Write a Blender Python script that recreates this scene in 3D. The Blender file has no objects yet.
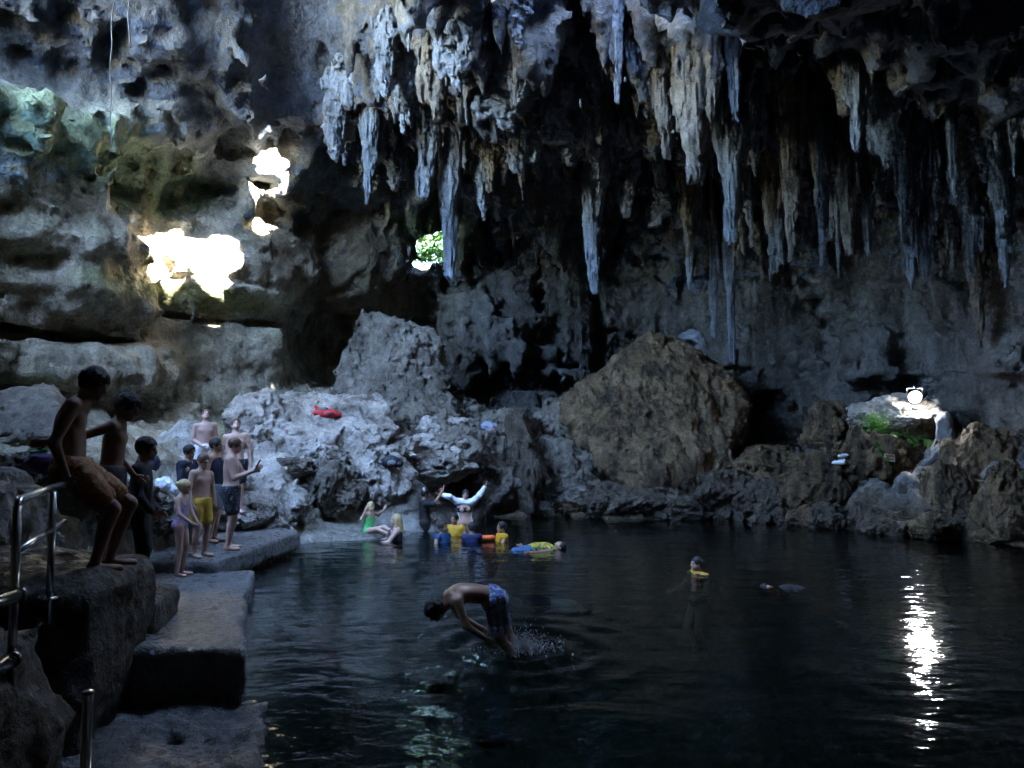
import bpy, math, random
import numpy as np
from mathutils import Vector
F32 = np.float32
random.seed(7)
RNG = np.random.default_rng(11)

# ------------------------------------------------------------------ noise
_PERM = np.arange(256); np.random.RandomState(3).shuffle(_PERM)
_PERM = np.concatenate([_PERM, _PERM, _PERM]).astype(np.int32)
_G = np.array([(1,1,0),(-1,1,0),(1,-1,0),(-1,-1,0),(1,0,1),(-1,0,1),(1,0,-1),(-1,0,-1),
               (0,1,1),(0,-1,1),(0,1,-1),(0,-1,-1),(1,1,0),(-1,1,0),(0,-1,1),(0,-1,-1)], dtype=F32)

def _perlin(p):
    i = np.floor(p).astype(np.int32)
    f = (p - i).astype(F32)
    u = f * f * f * (f * (f * 6 - 15) + 10)
    i &= 255
    x0, y0, z0 = i[:, 0], i[:, 1], i[:, 2]
    out = []
    for dx in (0, 1):
        a = _PERM[x0 + dx]
        for dy in (0, 1):
            b = _PERM[a + y0 + dy]
            for dz in (0, 1):
                g = _G[_PERM[b + z0 + dz] & 15]
                out.append(g[:, 0] * (f[:, 0] - dx) + g[:, 1] * (f[:, 1] - dy) + g[:, 2] * (f[:, 2] - dz))
    def lp(a, b, t): return a + t * (b - a)
    x00 = lp(out[0], out[4], u[:, 0]); x01 = lp(out[1], out[5], u[:, 0])
    x10 = lp(out[2], out[6], u[:, 0]); x11 = lp(out[3], out[7], u[:, 0])
    return lp(lp(x00, x10, u[:, 1]), lp(x01, x11, u[:, 1]), u[:, 2])

def perlin(p):
    n = len(p)
    if n <= 400000: return _perlin(p)
    r = np.empty(n, F32)
    for s in range(0, n, 400000): r[s:s + 400000] = _perlin(p[s:s + 400000])
    return r

def fbm(p, octaves=4, gain=.5, lac=2.03, ridged=False, off=0.0):
    p = np.asarray(p, F32) + F32(off)
    a, s, tot = 1.0, np.zeros(len(p), F32), 0
    for o in range(octaves):
        n = perlin(p)
        if ridged: n = 1 - 2 * np.abs(n) * 1.6
        s += a * n; tot += a; a *= gain
        p = p * F32(lac) + F32(17.3)
    return s / tot

def smin(a, b, k):
    h = np.maximum(k - np.abs(a - b), 0) / k
    return np.minimum(a, b) - h * h * k * .25
def smax(a, b, k): return -smin(-a, -b, k)
def sstep(a, b, x):
    t = np.clip((x - a) / (b - a), 0, 1)
    return t * t * (3 - 2 * t)

# ------------------------------------------------------------------ isosurface (naive surface nets), solid where f < 0
def surface_nets(f, org, h):
    s = f < 0
    nx, ny, nz = f.shape
    cx, cy, cz = nx - 1, ny - 1, nz - 1
    corners = [(i, j, k) for i in (0, 1) for j in (0, 1) for k in (0, 1)]
    cnt = np.zeros((cx, cy, cz), np.int8)
    for (i, j, k) in corners: cnt += s[i:i + cx, j:j + cy, k:k + cz]
    act = (cnt > 0) & (cnt < 8)
    ai, aj, ak = np.nonzero(act)
    idx = np.full((cx, cy, cz), -1, np.int32); idx[ai, aj, ak] = np.arange(len(ai))
    vals = {c: f[ai + c[0], aj + c[1], ak + c[2]] for c in corners}
    pos = np.zeros((len(ai), 3), F32); n = np.zeros(len(ai), F32)
    for a in corners:
        for ax in range(3):
            if a[ax]: continue
            b = list(a); b[ax] = 1; b = tuple(b)
            fa, fb = vals[a], vals[b]
            m = (fa < 0) != (fb < 0)
            t = np.where(m, fa / np.where(m, fa - fb, 1), 0)
            for q in range(3):
                pos[:, q] += np.where(m, a[q] + (t if q == ax else 0), 0)
            n += m
    pos /= n[:, None]
    pos += np.stack([ai, aj, ak], 1)
    v = pos * F32(h) + np.asarray(org, F32)
    quads = []
    for ax in range(3):
        o = [(0, 0, 0)] * 2
        sl0 = [slice(1, None)] * 3; sl1 = [slice(1, None)] * 3
        sl0[ax] = slice(0, -1); sl1[ax] = slice(1, None)
        A = s[tuple(sl0)]; B = s[tuple(sl1)]
        m = A != B
        i, j, k = np.nonzero(m)
        base = np.stack([i, j, k], 1)
        for q in range(3):
            if q != ax: base[:, q] += 1
        ok = (base[:, 0] < (cx if ax else cx)) & (base[:, 1] < cy) & (base[:, 2] < cz)
        base = base[ok]; solid_first = A[i, j, k][ok]
        u, w = [(1, 2), (2, 0), (0, 1)][ax]
        def cell(du, dw):
            c = base.copy(); c[:, u] -= du; c[:, w] -= dw
            return idx[c[:, 0], c[:, 1], c[:, 2]]
        q = np.stack([cell(1, 1), cell(0, 1), cell(0, 0), cell(1, 0)], 1)
        q[~solid_first] = q[~solid_first][:, ::-1]
        quads.append(q)
    return v, np.concatenate(quads)

def grid(lo, hi, h):
    lo = np.array(lo, float); hi = np.array(hi, float)
    n = np.ceil((hi - lo) / h).astype(int) + 1
    ax = [(lo[i] + h * np.arange(n[i])).astype(F32) for i in range(3)]
    return lo, ax[0][:, None, None], ax[1][None, :, None], ax[2][None, None, :], n

# ------------------------------------------------------------------ mesh and object helpers
def make_mesh(name, v, quads, smooth=True, cols=None):
    v = np.asarray(v, F32); quads = np.asarray(quads, np.int32)
    me = bpy.data.meshes.new(name)
    k = quads.shape[1]
    me.vertices.add(len(v)); me.vertices.foreach_set('co', v.ravel())
    me.loops.add(quads.size); me.loops.foreach_set('vertex_index', quads.ravel())
    me.polygons.add(len(quads)); me.polygons.foreach_set('loop_start', np.arange(0, quads.size, k, dtype=np.int32))
    me.update(calc_edges=True)
    if smooth: me.polygons.foreach_set('use_smooth', np.ones(len(quads), bool))
    if cols is not None:
        at = me.color_attributes.new('tint', 'FLOAT_COLOR', 'POINT')
        c = np.ones((len(v), 4), F32); c[:, :3] = cols
        at.data.foreach_set('color', c.ravel())
    return me

def link(name, me, mat=None, parent=None, loc=None):
    o = bpy.data.objects.new(name, me)
    bpy.context.scene.collection.objects.link(o)
    if mat is not None and not me.materials: me.materials.append(mat)
    if parent is not None: o.parent = parent
    if loc is not None: o.location = loc
    return o

def tag(o, label=None, cat=None, group=None, kind=None):
    if label: o['label'] = label
    if cat: o['category'] = cat
    if group: o['group'] = group
    if kind: o['kind'] = kind
    return o

def empty(name, loc=(0, 0, 0), rz=0):
    o = bpy.data.objects.new(name, None)
    bpy.context.scene.collection.objects.link(o)
    o.location = loc; o.rotation_euler = (0, 0, rz); o.empty_display_size = .1
    return o

class MB:
    """collects quads/tris of small modelled shapes"""
    def __init__(s): s.v = []; s.f = []; s.c = []
    def add(s, v, f, col=(1, 1, 1)):
        b = len(s.v); s.v += [tuple(x) for x in v]; s.f += [tuple(b + i for i in q) for q in f]; s.c += [col] * len(v)
    def box(s, c, sz, rot=None, bev=0):
        x, y, z = [q / 2 for q in sz]
        if bev <= 0:
            v = [Vector((a * x, b * y, d * z)) for a in (-1, 1) for b in (-1, 1) for d in (-1, 1)]
            f = [(0, 1, 3, 2), (4, 6, 7, 5), (0, 4, 5, 1), (2, 3, 7, 6), (0, 2, 6, 4), (1, 5, 7, 3)]
        else:
            v = []; f = []
            pr = [(-x + bev, -y), (x - bev, -y), (x, -y + bev), (x, y - bev), (x - bev, y), (-x + bev, y), (-x, y - bev), (-x, -y + bev)]
            lv = [(-z, 1 - bev / max(x, y)), (-z + bev, 1), (z - bev, 1), (z, 1 - bev / max(x, y))]
            for (zz, sc) in lv: v += [Vector((px * sc, py * sc, zz)) for px, py in pr]
            for L in range(3):
                for i in range(8):
                    f.append((L * 8 + i, L * 8 + (i + 1) % 8, L * 8 + 8 + (i + 1) % 8, L * 8 + 8 + i))
            f.append(tuple(range(7, -1, -1))); f.append(tuple(range(24, 32)))
        if rot is not None: v = [rot @ q for q in v]
        s.add([q + Vector(c) for q in v], f)
    def tube(s, pts, rad, n=10, caps=True, col=(1, 1, 1)):
        pts = [Vector(p) for p in pts]; rad = rad if isinstance(rad, (list, tuple)) else [rad] * len(pts)
        v = []; f = []; prev = None
        for i, p in enumerate(pts):
            d = (pts[min(i + 1, len(pts) - 1)] - pts[max(i - 1, 0)]).normalized()
            a = prev if prev is not None else (Vector((0, 0, 1)) if abs(d.z) < .9 else Vector((1, 0, 0)))
            u = (a - d * a.dot(d)).normalized(); prev = u; w = d.cross(u)
            for k in range(n):
                t = 2 * math.pi * k / n
                v.append(p + (u * math.cos(t) + w * math.sin(t)) * rad[i])
        for i in range(len(pts) - 1):
            for k in range(n): f.append((i * n + k, i * n + (k + 1) % n, (i + 1) * n + (k + 1) % n, (i + 1) * n + k))
        if caps:
            f.append(tuple(range(n - 1, -1, -1))); f.append(tuple((len(pts) - 1) * n + k for k in range(n)))
        s.add(v, f, col)
    def mesh(s, name, smooth=True):
        me = bpy.data.meshes.new(name); me.from_pydata(s.v, [], s.f); me.update()
        if smooth:
            me.polygons.foreach_set('use_smooth', np.ones(len(me.polygons), bool))
        at = me.color_attributes.new('tint', 'FLOAT_COLOR', 'POINT')
        c = np.ones((len(s.v), 4), F32); c[:, :3] = np.array(s.c, F32)
        at.data.foreach_set('color', c.ravel())
        return me

# ------------------------------------------------------------------ camera numbers (place = pixel ray + distance)
FOC = 773.0; PITCH = math.atan(46 / FOC); CAM = Vector((0, 0, 2.25))
def ray(px, py):
    x, y, z = (px - 512) / FOC, 1.0, (384 - py) / FOC
    c, s = math.cos(PITCH), math.sin(PITCH)
    return Vector((x, y * c - z * s, y * s + z * c))
def at(px, py, d):
    """world point on that sight line at forward distance y = d"""
    r = ray(px, py); return CAM + r * (d / r.y)
def onz(px, py, z):
    r = ray(px, py); return CAM + r * ((z - CAM.z) / r.z)
SUN = Vector((.36, -.58, .73)).normalized()       # direction towards the sun
EXPOSURE = 6.55
LAMP_EMIT = 5.0
LAMP_W = 0.5
ALB = .62
# ------------------------------------------------------------------ materials
class NT:
    def __init__(s, name):
        s.m = bpy.data.materials.new(name); s.m.use_nodes = True
        s.t = s.m.node_tree; s.t.nodes.clear()
    def n(s, typ, **kw):
        x = s.t.nodes.new(typ)
        for k, v in kw.items():
            if k == 'i':
                for a, b in v.items():
                    if hasattr(b, 'is_linked') or isinstance(b, bpy.types.NodeSocket): s.t.links.new(b, x.inputs[a])
                    else: x.inputs[a].default_value = b
            else: setattr(x, k, v)
        return x
    def noise(s, vec, scale, detail=4, rough=.6, dist=0.0):
        return s.n('ShaderNodeTexNoise', i={'Vector': vec, 'Scale': scale, 'Detail': detail, 'Roughness': rough, 'Distortion': dist}).outputs['Fac']
    def vor(s, vec, scale, feature='F1', out='Distance', rnd=1.0):
        return s.n('ShaderNodeTexVoronoi', feature=feature, i={'Vector': vec, 'Scale': scale, 'Randomness': rnd}).outputs[out]
    def ramp(s, fac, stops):
        r = s.n('ShaderNodeValToRGB', i={'Fac': fac}); e = r.color_ramp.elements
        while len(e) < len(stops): e.new(.5)
        for q, (p, c) in zip(e, stops):
            q.position = p; q.color = (c, c, c, 1) if isinstance(c, (int, float)) else (*c, 1)
        return r.outputs['Color']
    def mix(s, fac, a, b, blend='MIX'):
        x = s.n('ShaderNodeMix', data_type='RGBA', blend_type=blend)
        for k, v in ((0, fac), (6, a), (7, b)):
            if isinstance(v, bpy.types.NodeSocket): s.t.links.new(v, x.inputs[k])
            elif isinstance(v, (int, float)): x.inputs[k].default_value = v
            else: x.inputs[k].default_value = (*v, 1) if len(v) == 3 else v
        return x.outputs[2]
    def math(s, op, a, b=0.0):
        x = s.n('ShaderNodeMath', operation=op)
        for k, v in ((0, a), (1, b)):
            if isinstance(v, bpy.types.NodeSocket): s.t.links.new(v, x.inputs[k])
            else: x.inputs[k].default_value = v
        return x.outputs[0]
    def scaled(s, vec, sc):
        return s.n('ShaderNodeVectorMath', operation='MULTIPLY', i={0: vec, 1: sc}).outputs[0]
    def bump(s, h, strength, dist, nrm=None):
        i = {'Height': h, 'Strength': strength, 'Distance': dist}
        if nrm is not None: i['Normal'] = nrm
        return s.n('ShaderNodeBump', i=i).outputs[0]
    def done(s, shader):
        s.n('ShaderNodeOutputMaterial', i={'Surface': shader}); return s.m

def rock_mat(name, dark, mid, light, streak=0.0, tint=True, rough=.85, wet=0.0, bump=1.0, sc=1.0, pit=1.0, spec=.35, speck=0):
    dark, mid, light = [tuple(q * ALB for q in c) for c in (dark, mid, light)]
    t = NT(name)
    geo = t.n('ShaderNodeNewGeometry').outputs['Position']
    n1 = t.noise(geo, .55 * sc, 4, .62, .4)
    n2 = t.noise(geo, 3.2 * sc, 6, .72)
    n3 = t.noise(geo, 16 * sc, 3, .7)
    f = t.math('ADD', t.math('MULTIPLY', n1, .55), t.math('MULTIPLY', n2, .45))
    col = t.ramp(f, [(.36, dark), (.5, mid), (.64, light)])
    grain = t.ramp(n3, [(.3, .55), (.5, .95), (.7, 1.25)])
    col = t.mix(.8, col, grain, 'MULTIPLY')
    if streak > 0:
        sv = t.scaled(geo, (2.6 * sc, 2.6 * sc, .22 * sc))
        sn = t.ramp(t.noise(sv, 1.0, 4, .6, .6), [(.38, .25), (.52, 1.0), (.66, 1.15)])
        col = t.mix(streak, col, sn, 'MULTIPLY')
    if tint:
        vc = t.n('ShaderNodeVertexColor', layer_name='tint').outputs['Color']
        col = t.mix(1.0, col, vc, 'MULTIPLY')
    pits = t.vor(geo, 5.5 * sc, 'F1')
    h = t.math('ADD', t.math('MULTIPLY', n2, 1.0), t.math('MULTIPLY', n3, .35))
    h = t.math('ADD', h, t.math('MULTIPLY', t.math('MINIMUM', pits, .55), .55 * pit))
    b = t.bump(h, min(1, .75 * bump), .16 * bump / sc)
    if speck: b = t.bump(t.noise(geo, 55, 3, .7), .9, .02 * speck, b)
    r = t.math('SUBTRACT', rough, t.math('MULTIPLY', t.ramp(n2, [(.4, 0.0), (.62, 1.0)]), wet))
    p = t.n('ShaderNodeBsdfPrincipled', i={'Base Color': col, 'Roughness': r, 'Normal': b, 'Specular IOR Level': spec})
    return t.done(p.outputs[0])

def plain_mat(name, col, rough=.6, metal=0.0, var=.15, sc=12, spec=.4, emis=None, es=0, vc=False, bump=0.0, bsc=60, coat=0.0):
    t = NT(name)
    tc = t.n('ShaderNodeTexCoord').outputs['Object']
    n = t.ramp(t.noise(tc, sc, 4, .6), [(.3, 1 - var), (.7, 1 + var)])
    c = t.mix(1.0, col, n, 'MULTIPLY')
    if vc: c = t.mix(1.0, c, t.n('ShaderNodeVertexColor', layer_name='tint').outputs['Color'], 'MULTIPLY')
    i = {'Base Color': c, 'Roughness': rough, 'Metallic': metal, 'Specular IOR Level': spec, 'Coat Weight': coat}
    if bump: i['Normal'] = t.bump(t.noise(tc, bsc, 3, .6), .6, bump)
    if emis: i['Emission Color'] = (*emis, 1); i['Emission Strength'] = es
    return t.done(t.n('ShaderNodeBsdfPrincipled', i=i).outputs[0])

def skin_mat(name, col, wet=False):
    t = NT(name)
    tc = t.n('ShaderNodeTexCoord').outputs['Object']
    n = t.ramp(t.noise(tc, 7, 4, .6), [(.3, .88), (.7, 1.1)])
    c = t.mix(1.0, col, n, 'MULTIPLY')
    c = t.mix(1.0, c, t.n('ShaderNodeVertexColor', layer_name='tint').outputs['Color'], 'MULTIPLY')
    b = t.bump(t.noise(tc, 90, 2, .5), .25, .003)
    return t.done(t.n('ShaderNodeBsdfPrincipled', i={'Base Color': c, 'Roughness': .32 if wet else .5, 'Normal': b,
        'Specular IOR Level': .45, 'Subsurface Weight': .12, 'Subsurface Radius': (.02, .008, .004)}).outputs[0])

def pattern_mat(name, cols, scale=14, rough=.7):
    """cloth printed with random coloured flowers"""
    t = NT(name)
    tc = t.n('ShaderNodeTexCoord').outputs['Object']
    d = t.n('ShaderNodeVectorMath', operation='ADD', i={0: tc, 1: t.n('ShaderNodeTexNoise', i={'Vector': tc, 'Scale': 9.0}).outputs['Color']}).outputs[0]
    v = t.n('ShaderNodeTexVoronoi', i={'Vector': d, 'Scale': scale}).outputs['Color']
    x = t.n('ShaderNodeSeparateColor', i={'Color': v}).outputs[0]
    k = len(cols)
    r = t.n('ShaderNodeValToRGB', i={'Fac': x}); r.color_ramp.interpolation = 'CONSTANT'
    e = r.color_ramp.elements
    while len(e) < k: e.new(.5)
    for q in range(k): e[q].position = q / k; e[q].color = (*cols[q], 1)
    b = t.bump(t.noise(tc, 22, 3, .6), .5, .02)
    return t.done(t.n('ShaderNodeBsdfPrincipled', i={'Base Color': r.outputs['Color'], 'Roughness': rough, 'Normal': b}).outputs[0])

M = {}
M['cave'] = rock_mat('limestone_wall', (.10, .088, .07), (.20, .18, .15), (.33, .31, .275), streak=.45, wet=.25)
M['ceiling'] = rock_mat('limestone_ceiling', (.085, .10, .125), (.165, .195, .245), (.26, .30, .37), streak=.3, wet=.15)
M['floor'] = rock_mat('shore_rock', (.10, .095, .085), (.24, .23, .215), (.38, .37, .35), wet=.5, sc=1.6)
M['stal'] = rock_mat('stalactite_stone', (.11, .13, .16), (.21, .245, .30), (.33, .375, .45), streak=.6, wet=.15, sc=1.3, pit=.5)
# ------------------------------------------------------------------ the cave itself, one implicit field cut into wall, ceiling and floor
H = .13
PLAN = [(-5, -4.3), (-8, 2), (-10, 8), (-10.6, 13), (-9.5, 17.5), (-7.6, 20.3), (-6.3, 22), (-5.2, 24.5), (-2, 25.5), (0.5, 26.5),
        (4, 27.6), (8, 26.6), (10.6, 23.8), (12.2, 21), (13.5, 18), (14.5, 13), (13, 4), (10, -4.3)]
SHORE = [(-1.2, 2.0), (-1.8, 5.6), (-2.15, 6.3), (-2.95, 8.6), (-3.6, 11.2), (-3.92, 14.7), (-3.45, 15.5), (-2.7, 16.3), (-2.3, 17.6), (-2.1, 19.6), (-1, 20.3),
         (.8, 20.3), (3.2, 20.6), (5.9, 19.8), (7.5, 18.2), (8.3, 16.6), (10.4, 15.6), (12.4, 12), (12.5, 5), (8, -3), (2, -3), (-.6, -1)]

def poly_sd(X, Y, P):
    """signed distance to a polygon, positive inside"""
    d = np.full(X.shape, 1e9, F32); ins = np.zeros(X.shape, bool)
    n = len(P)
    for i in range(n):
        ax, ay = P[i]; bx, by = P[(i + 1) % n]
        ex, ey = bx - ax, by - ay
        t = np.clip(((X - ax) * ex + (Y - ay) * ey) / (ex * ex + ey * ey), 0, 1)
        d = np.minimum(d, np.hypot(X - ax - ex * t, Y - ay - ey * t))
        c = ((ay > Y) != (by > Y)) & (X < (bx - ax) * (Y - ay) / ((by - ay) if by != ay else 1e-9) + ax)
        ins ^= c
    return np.where(ins, d, -d).astype(F32)

def floor_h(X, Y):
    s = poly_sd(X, Y, SHORE)
    inside = -.05 - 2.6 * sstep(0, 4.5, s) - .25 * sstep(0, .5, s) - .4 * sstep(15.4, 14.4, Y) * sstep(3, 0, X)
    inside = np.maximum(inside, -2.85)
    outside = .28 * sstep(0, .5, -s) + np.clip(-s, 0, 6) * .38
    h = np.where(s > 0, inside, outside)
    # gentle gravel beach under the wading bathers
    b = np.exp(-(((X + 2.9) / 1.5) ** 2 + ((Y - 16.4) / 1.6) ** 2))
    h = np.where(s > 0, h * (1 - .85 * b) - .12 * b, h * (1 - .75 * b))
    # keep the ground low beneath the walkway
    w = sstep(9.5, 7.5, np.abs(Y - 7) + 3.0) * sstep(-7.0, -4.8, X)
    w = np.maximum(sstep(-6.2, -5.0, X) * sstep(16.2, 14.8, Y), 0)
    h = np.where(s > 0, h, np.minimum(h, h * (1 - w) + w * np.minimum(h, -.4)))
    w = sstep(9.6, 8.6, Y) * sstep(-7.5, -6.5, X) * sstep(.5, -.5, X)
    h = np.where((X < 0) & (Y < 15.0) & (s > -.6), np.minimum(h, -.35), h)
    return h * (1 - w) + w * np.minimum(h, -1.0)

def pxm(p, d): return p * d / FOC

def build_cave():
    org, X, Y, Z, n = grid((-14, -6, -3.4), (16.5, 32, 18.2), H)
    x2, y2 = np.broadcast_arrays(X[:, :, 0], Y[:, :, 0])
    dw = poly_sd(x2, y2, PLAN)
    p2 = np.stack([x2.ravel(), y2.ravel(), np.zeros(x2.size, F32)], 1)
    # ceiling height field: rises towards the entrance behind the camera, hangs lower in the near right
    ch = 11.6 + 2.4 * sstep(15, 8, y2) * sstep(6, -2, x2) + .5 * sstep(13, 7, y2)
    ch = ch - 1.4 * sstep(3.5, 8, x2) * sstep(19.5, 14, y2)
    ch = ch - 1.6 * sstep(3.5, .8, dw)
    rid = fbm(p2 * .33, 4, .5, ridged=True, off=5.0).reshape(x2.shape)
    low = fbm(p2 * .16, 2, .5, off=9.0).reshape(x2.shape)
    ch = ch + low * 1.3 - np.maximum(rid, 0) ** 1.5 * 2.0 * sstep(9, 14, y2) * (1 - .8 * sstep(3.5, 6, x2) * sstep(19.5, 16, y2))
    # rough drip teeth all over the ceiling in front
    drop = np.zeros(x2.shape, F32)
    for i in range(2400):
        cx, cy = RNG.uniform(-9, 13), RNG.uniform(12, 28)
        r = RNG.uniform(.14, .42); l = r * RNG.uniform(1.4, 5.2)
        if cx > 5 and cy < 18: l *= .4
        if cx < -4.5 or cx < 0 and cy < 15: continue
        e = RNG.uniform(.5, 1.0); a = RNG.uniform(0, 3.14)
        i0 = int((cx - org[0]) / H); j0 = int((cy - org[1]) / H); w = int(.8 / H) + 1
        sx, sy = slice(max(i0 - w, 0), i0 + w), slice(max(j0 - w, 0), j0 + w)
        dx, dy = x2[sx, sy] - cx, y2[sx, sy] - cy
        u, v = dx * math.cos(a) + dy * math.sin(a), (-dx * math.sin(a) + dy * math.cos(a)) / e
        drop[sx, sy] = np.maximum(drop[sx, sy], l * np.clip(1 - np.hypot(u, v) / r, 0, 1))
    ch = (ch - drop).astype(F32)
    fh = floor_h(x2, y2).astype(F32)
    fh += fbm(p2 * .9, 4, .55, ridged=True, off=2.0).reshape(x2.shape) * np.where(fh > .3, .28, .05)
    lean = .25 * sstep(0, 3, Z) - .05 * Z
    wob = fbm(np.stack(np.broadcast_arrays(X[::6, ::6], Y[::6, ::6], Z[:, :, ::6] * .8), -1).reshape(-1, 3) * .21, 3, .5, off=31.0)
    sh = np.broadcast_shapes(X[::6].shape, Y[:, ::6].shape, Z[:, :, ::6].shape)
    wob = wob.reshape(sh)
    wob = np.repeat(np.repeat(np.repeat(wob, 6, 0), 6, 1), 6, 2)[:n[0], :n[1], :n[2]]
    wall = dw[:, :, None] + lean
    kk = np.where(x2 < -1, 3.6, 1.6)[:, :, None].astype(F32)
    f = smin(wall, np.minimum(ch, 15.2)[:, :, None] - Z, kk)
    del wall
    f = smin(f, Z - fh[:, :, None], F32(.7))
    f = f.astype(F32)

    def local(c, r):
        sl = []
        for q in range(3):
            a = int((c[q] - r[q] - org[q]) / H); b = int((c[q] + r[q] - org[q]) / H) + 2
            sl.append(slice(max(a, 0), min(max(b, 1), n[q])))
        return tuple(sl)
    def ell(c, r, k, carve=False, rot=0.0):
        R = max(r) * 1.5 + .6
        sl = local(c, (R, R, R))
        dx, dy, dz = X[sl[0]] - c[0], Y[:, sl[1]] - c[1], Z[:, :, sl[2]] - c[2]
        ca, sa = math.cos(rot), math.sin(rot)
        u, v = dx * ca + dy * sa, -dx * sa + dy * ca
        k0 = np.sqrt((u / r[0]) ** 2 + (v / r[1]) ** 2 + (dz / r[2]) ** 2)
        k1 = np.sqrt((u / r[0] ** 2) ** 2 + (v / r[1] ** 2) ** 2 + (dz / r[2] ** 2) ** 2) + 1e-6
        d = k0 * (k0 - 1) / k1
        f[sl] = smax(f[sl], -d, k) if carve else smin(f[sl], d, k)
    def at_ell(px, py, d, rx, rz, ry, k=.4, carve=False, rot=0.0):
        c = at(px, py, d); ell(c, (pxm(rx, d), ry, pxm(rz, d)), k, carve, rot)
    def hit(px, py, d0=11.0):
        r = np.array(ray(px, py)); r = r / r[1]
        D = np.arange(d0, 31, .06); Q = np.array(CAM) + D[:, None] * r
        I = ((Q - org) / H).astype(int)
        ok = np.all((I >= 0) & (I < n), axis=1); I = np.clip(I, 0, n - 1)
        g = np.where(ok, f[I[:, 0], I[:, 1], I[:, 2]], -1)
        return float(D[np.argmax(g < .02)])
    def W(px, py, off, rx, rz, ry, k=.4, carve=False, rot=0.0):
        """ellipsoid centred OFF metres behind the wall met at that pixel (negative: in front)"""
        at_ell(px, py, hit(px, py) + off, rx, rz, ry, k, carve, rot)
    # --- left wall relief
    W(205, 258, .7, 122, 62, 1.9, .5, rot=.7)            # the big lit bulge
    W(250, 352, .4, 70, 52, 1.3, .35, rot=.6)            # brown overhang below it
    W(235, 322, -.1, 110, 7, .7, .2, True, rot=.7)       # shadow line under the bulge
    W(345, 258, .5, 56, 56, 1.6, .4, rot=.5)             # rounded buttress left of the window
    W(380, 310, .4, 40, 42, 1.2, .35)
    W(60, 292, .5, 95, 36, 1.4, .2, rot=.9)              # two shelves on the far left
    W(80, 372, .3, 90, 34, 1.5, .15, rot=.9)
    W(30, 240, .5, 130, 30, 1.2, .25, rot=.9)
    W(40, 334, .1, 110, 8, 1.3, .12, True, rot=.9)       # cracks between the shelves
    W(20, 398, .1, 60, 16, 1.5, .15, True, rot=.9)
    W(250, 402, .3, 95, 20, 1.3, .25, rot=.6)
    W(140, 178, -.5, 64, 42, 1.1, .2, True, rot=.7)      # green smooth hollow
    W(320, 345, .4, 34, 52, 2.6, .25, True)              # dark alcove
    W(405, 395, .2, 50, 55, 1.6, .4, True)
    rr = random.Random(5)
    for i in range(60):                                  # scallop pits
        px, py = rr.uniform(10, 340), rr.uniform(70, 235)
        if 70 < px < 212 and 130 < py < 220: continue
        w = rr.uniform(7, 19)
        W(px, py, -.12, w, w * .5, .38, .1, True)
    ell((3.5, 9, 11.5), (3.0, 4.6, 3.7), .5); ell((-7.3, 4.5, 7.4), (3.4, 3.2, 1.2), .5)   # unseen: rib added to shade the right ceiling, shelf to shade the boys
    ell((-5.2, 13.6, 8.8), (2.6, 2.8, 2.9), .6, True)
    # --- back wall relief
    W(480, 310, .4, 60, 60, 1.4, .5); W(560, 300, .5, 40, 95, 1.3, .5)
    W(520, 395, .1, 70, 42, 1.4, .4, True)
    W(630, 300, .4, 60, 40, 1.0, .4); W(815, 325, .1, 32, 36, 1.3, .2, True)
    W(765, 350, .5, 60, 55, 1.3, .4); W(905, 345, .4, 62, 36, 1.2, .3)
    W(890, 422, .2, 46, 26, 1.5, .25, True)              # niche behind the lamp
    W(900, 374, .4, 66, 16, 1.2, .25); W(1005, 390, .4, 50, 60, 1.2, .4)
    W(770, 412, .1, 42, 30, 1.2, .2, True)
    W(960, 300, .4, 50, 40, 1.1, .4)
    q_ = at(80, 26, 14.2); ell(q_, (2.3, 2.6, 1.7), .6, True)
    ell((-2.4, 12.0, 13.2), (5.5, 4.0, 2.2), .6)        # unseen roof collar added round the skylight to block stray sun
    # --- natural noise, only near the surface
    def displace(fn, band):
        m = np.abs(f) < band
        i, j, k = np.nonzero(m)
        P = np.stack([X[i, 0, 0], Y[0, j, 0], Z[0, 0, k]], 1)
        f[i, j, k] += fn(P)
    f += wob * (1.0 + .7 * sstep(-5, -1.5, X))
    del wob
    def big(P):
        up = sstep(.2, 1.2, P[:, 2])
        q = P * np.array((.55, .55, .40), F32)
        q2 = q + .5 * np.stack([perlin(q + 7), perlin(q + 19), perlin(q + 43)], 1)
        a = fbm(q2, 4, .55, ridged=True, off=1.0)
        w = np.where((P[:, 0] < -2.5) & (P[:, 1] > 12) & (P[:, 2] < 10), .34, np.where((P[:, 1] > 20.5) & (P[:, 2] < 8.5), .68, 1.0))
        return (-a * .55 * w * (.25 + .75 * up)).astype(F32)
    displace(big, 1.3)
    def fine(P):
        up = .3 + .7 * sstep(0, 1.0, P[:, 2])
        w = 1 - .75 * sstep(-1.5, -4.0, P[:, 0]) * sstep(10.5, 9.5, P[:, 2])
        flute = fbm(P * np.array((1.5, 1.5, .42), F32), 3, .55, ridged=True, off=77.0) * .30 * w * (1 + .5 * sstep(7.5, 9.5, P[:, 2]))
        pit = fbm(P * 1.7, 3, .6, ridged=True, off=55.0) * .17
        w2 = 1 - .35 * sstep(20, 22, P[:, 1]) * sstep(9, 8, P[:, 2])
        return ((-flute * w2 - pit) * up).astype(F32)
    displace(fine, .55)
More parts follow.
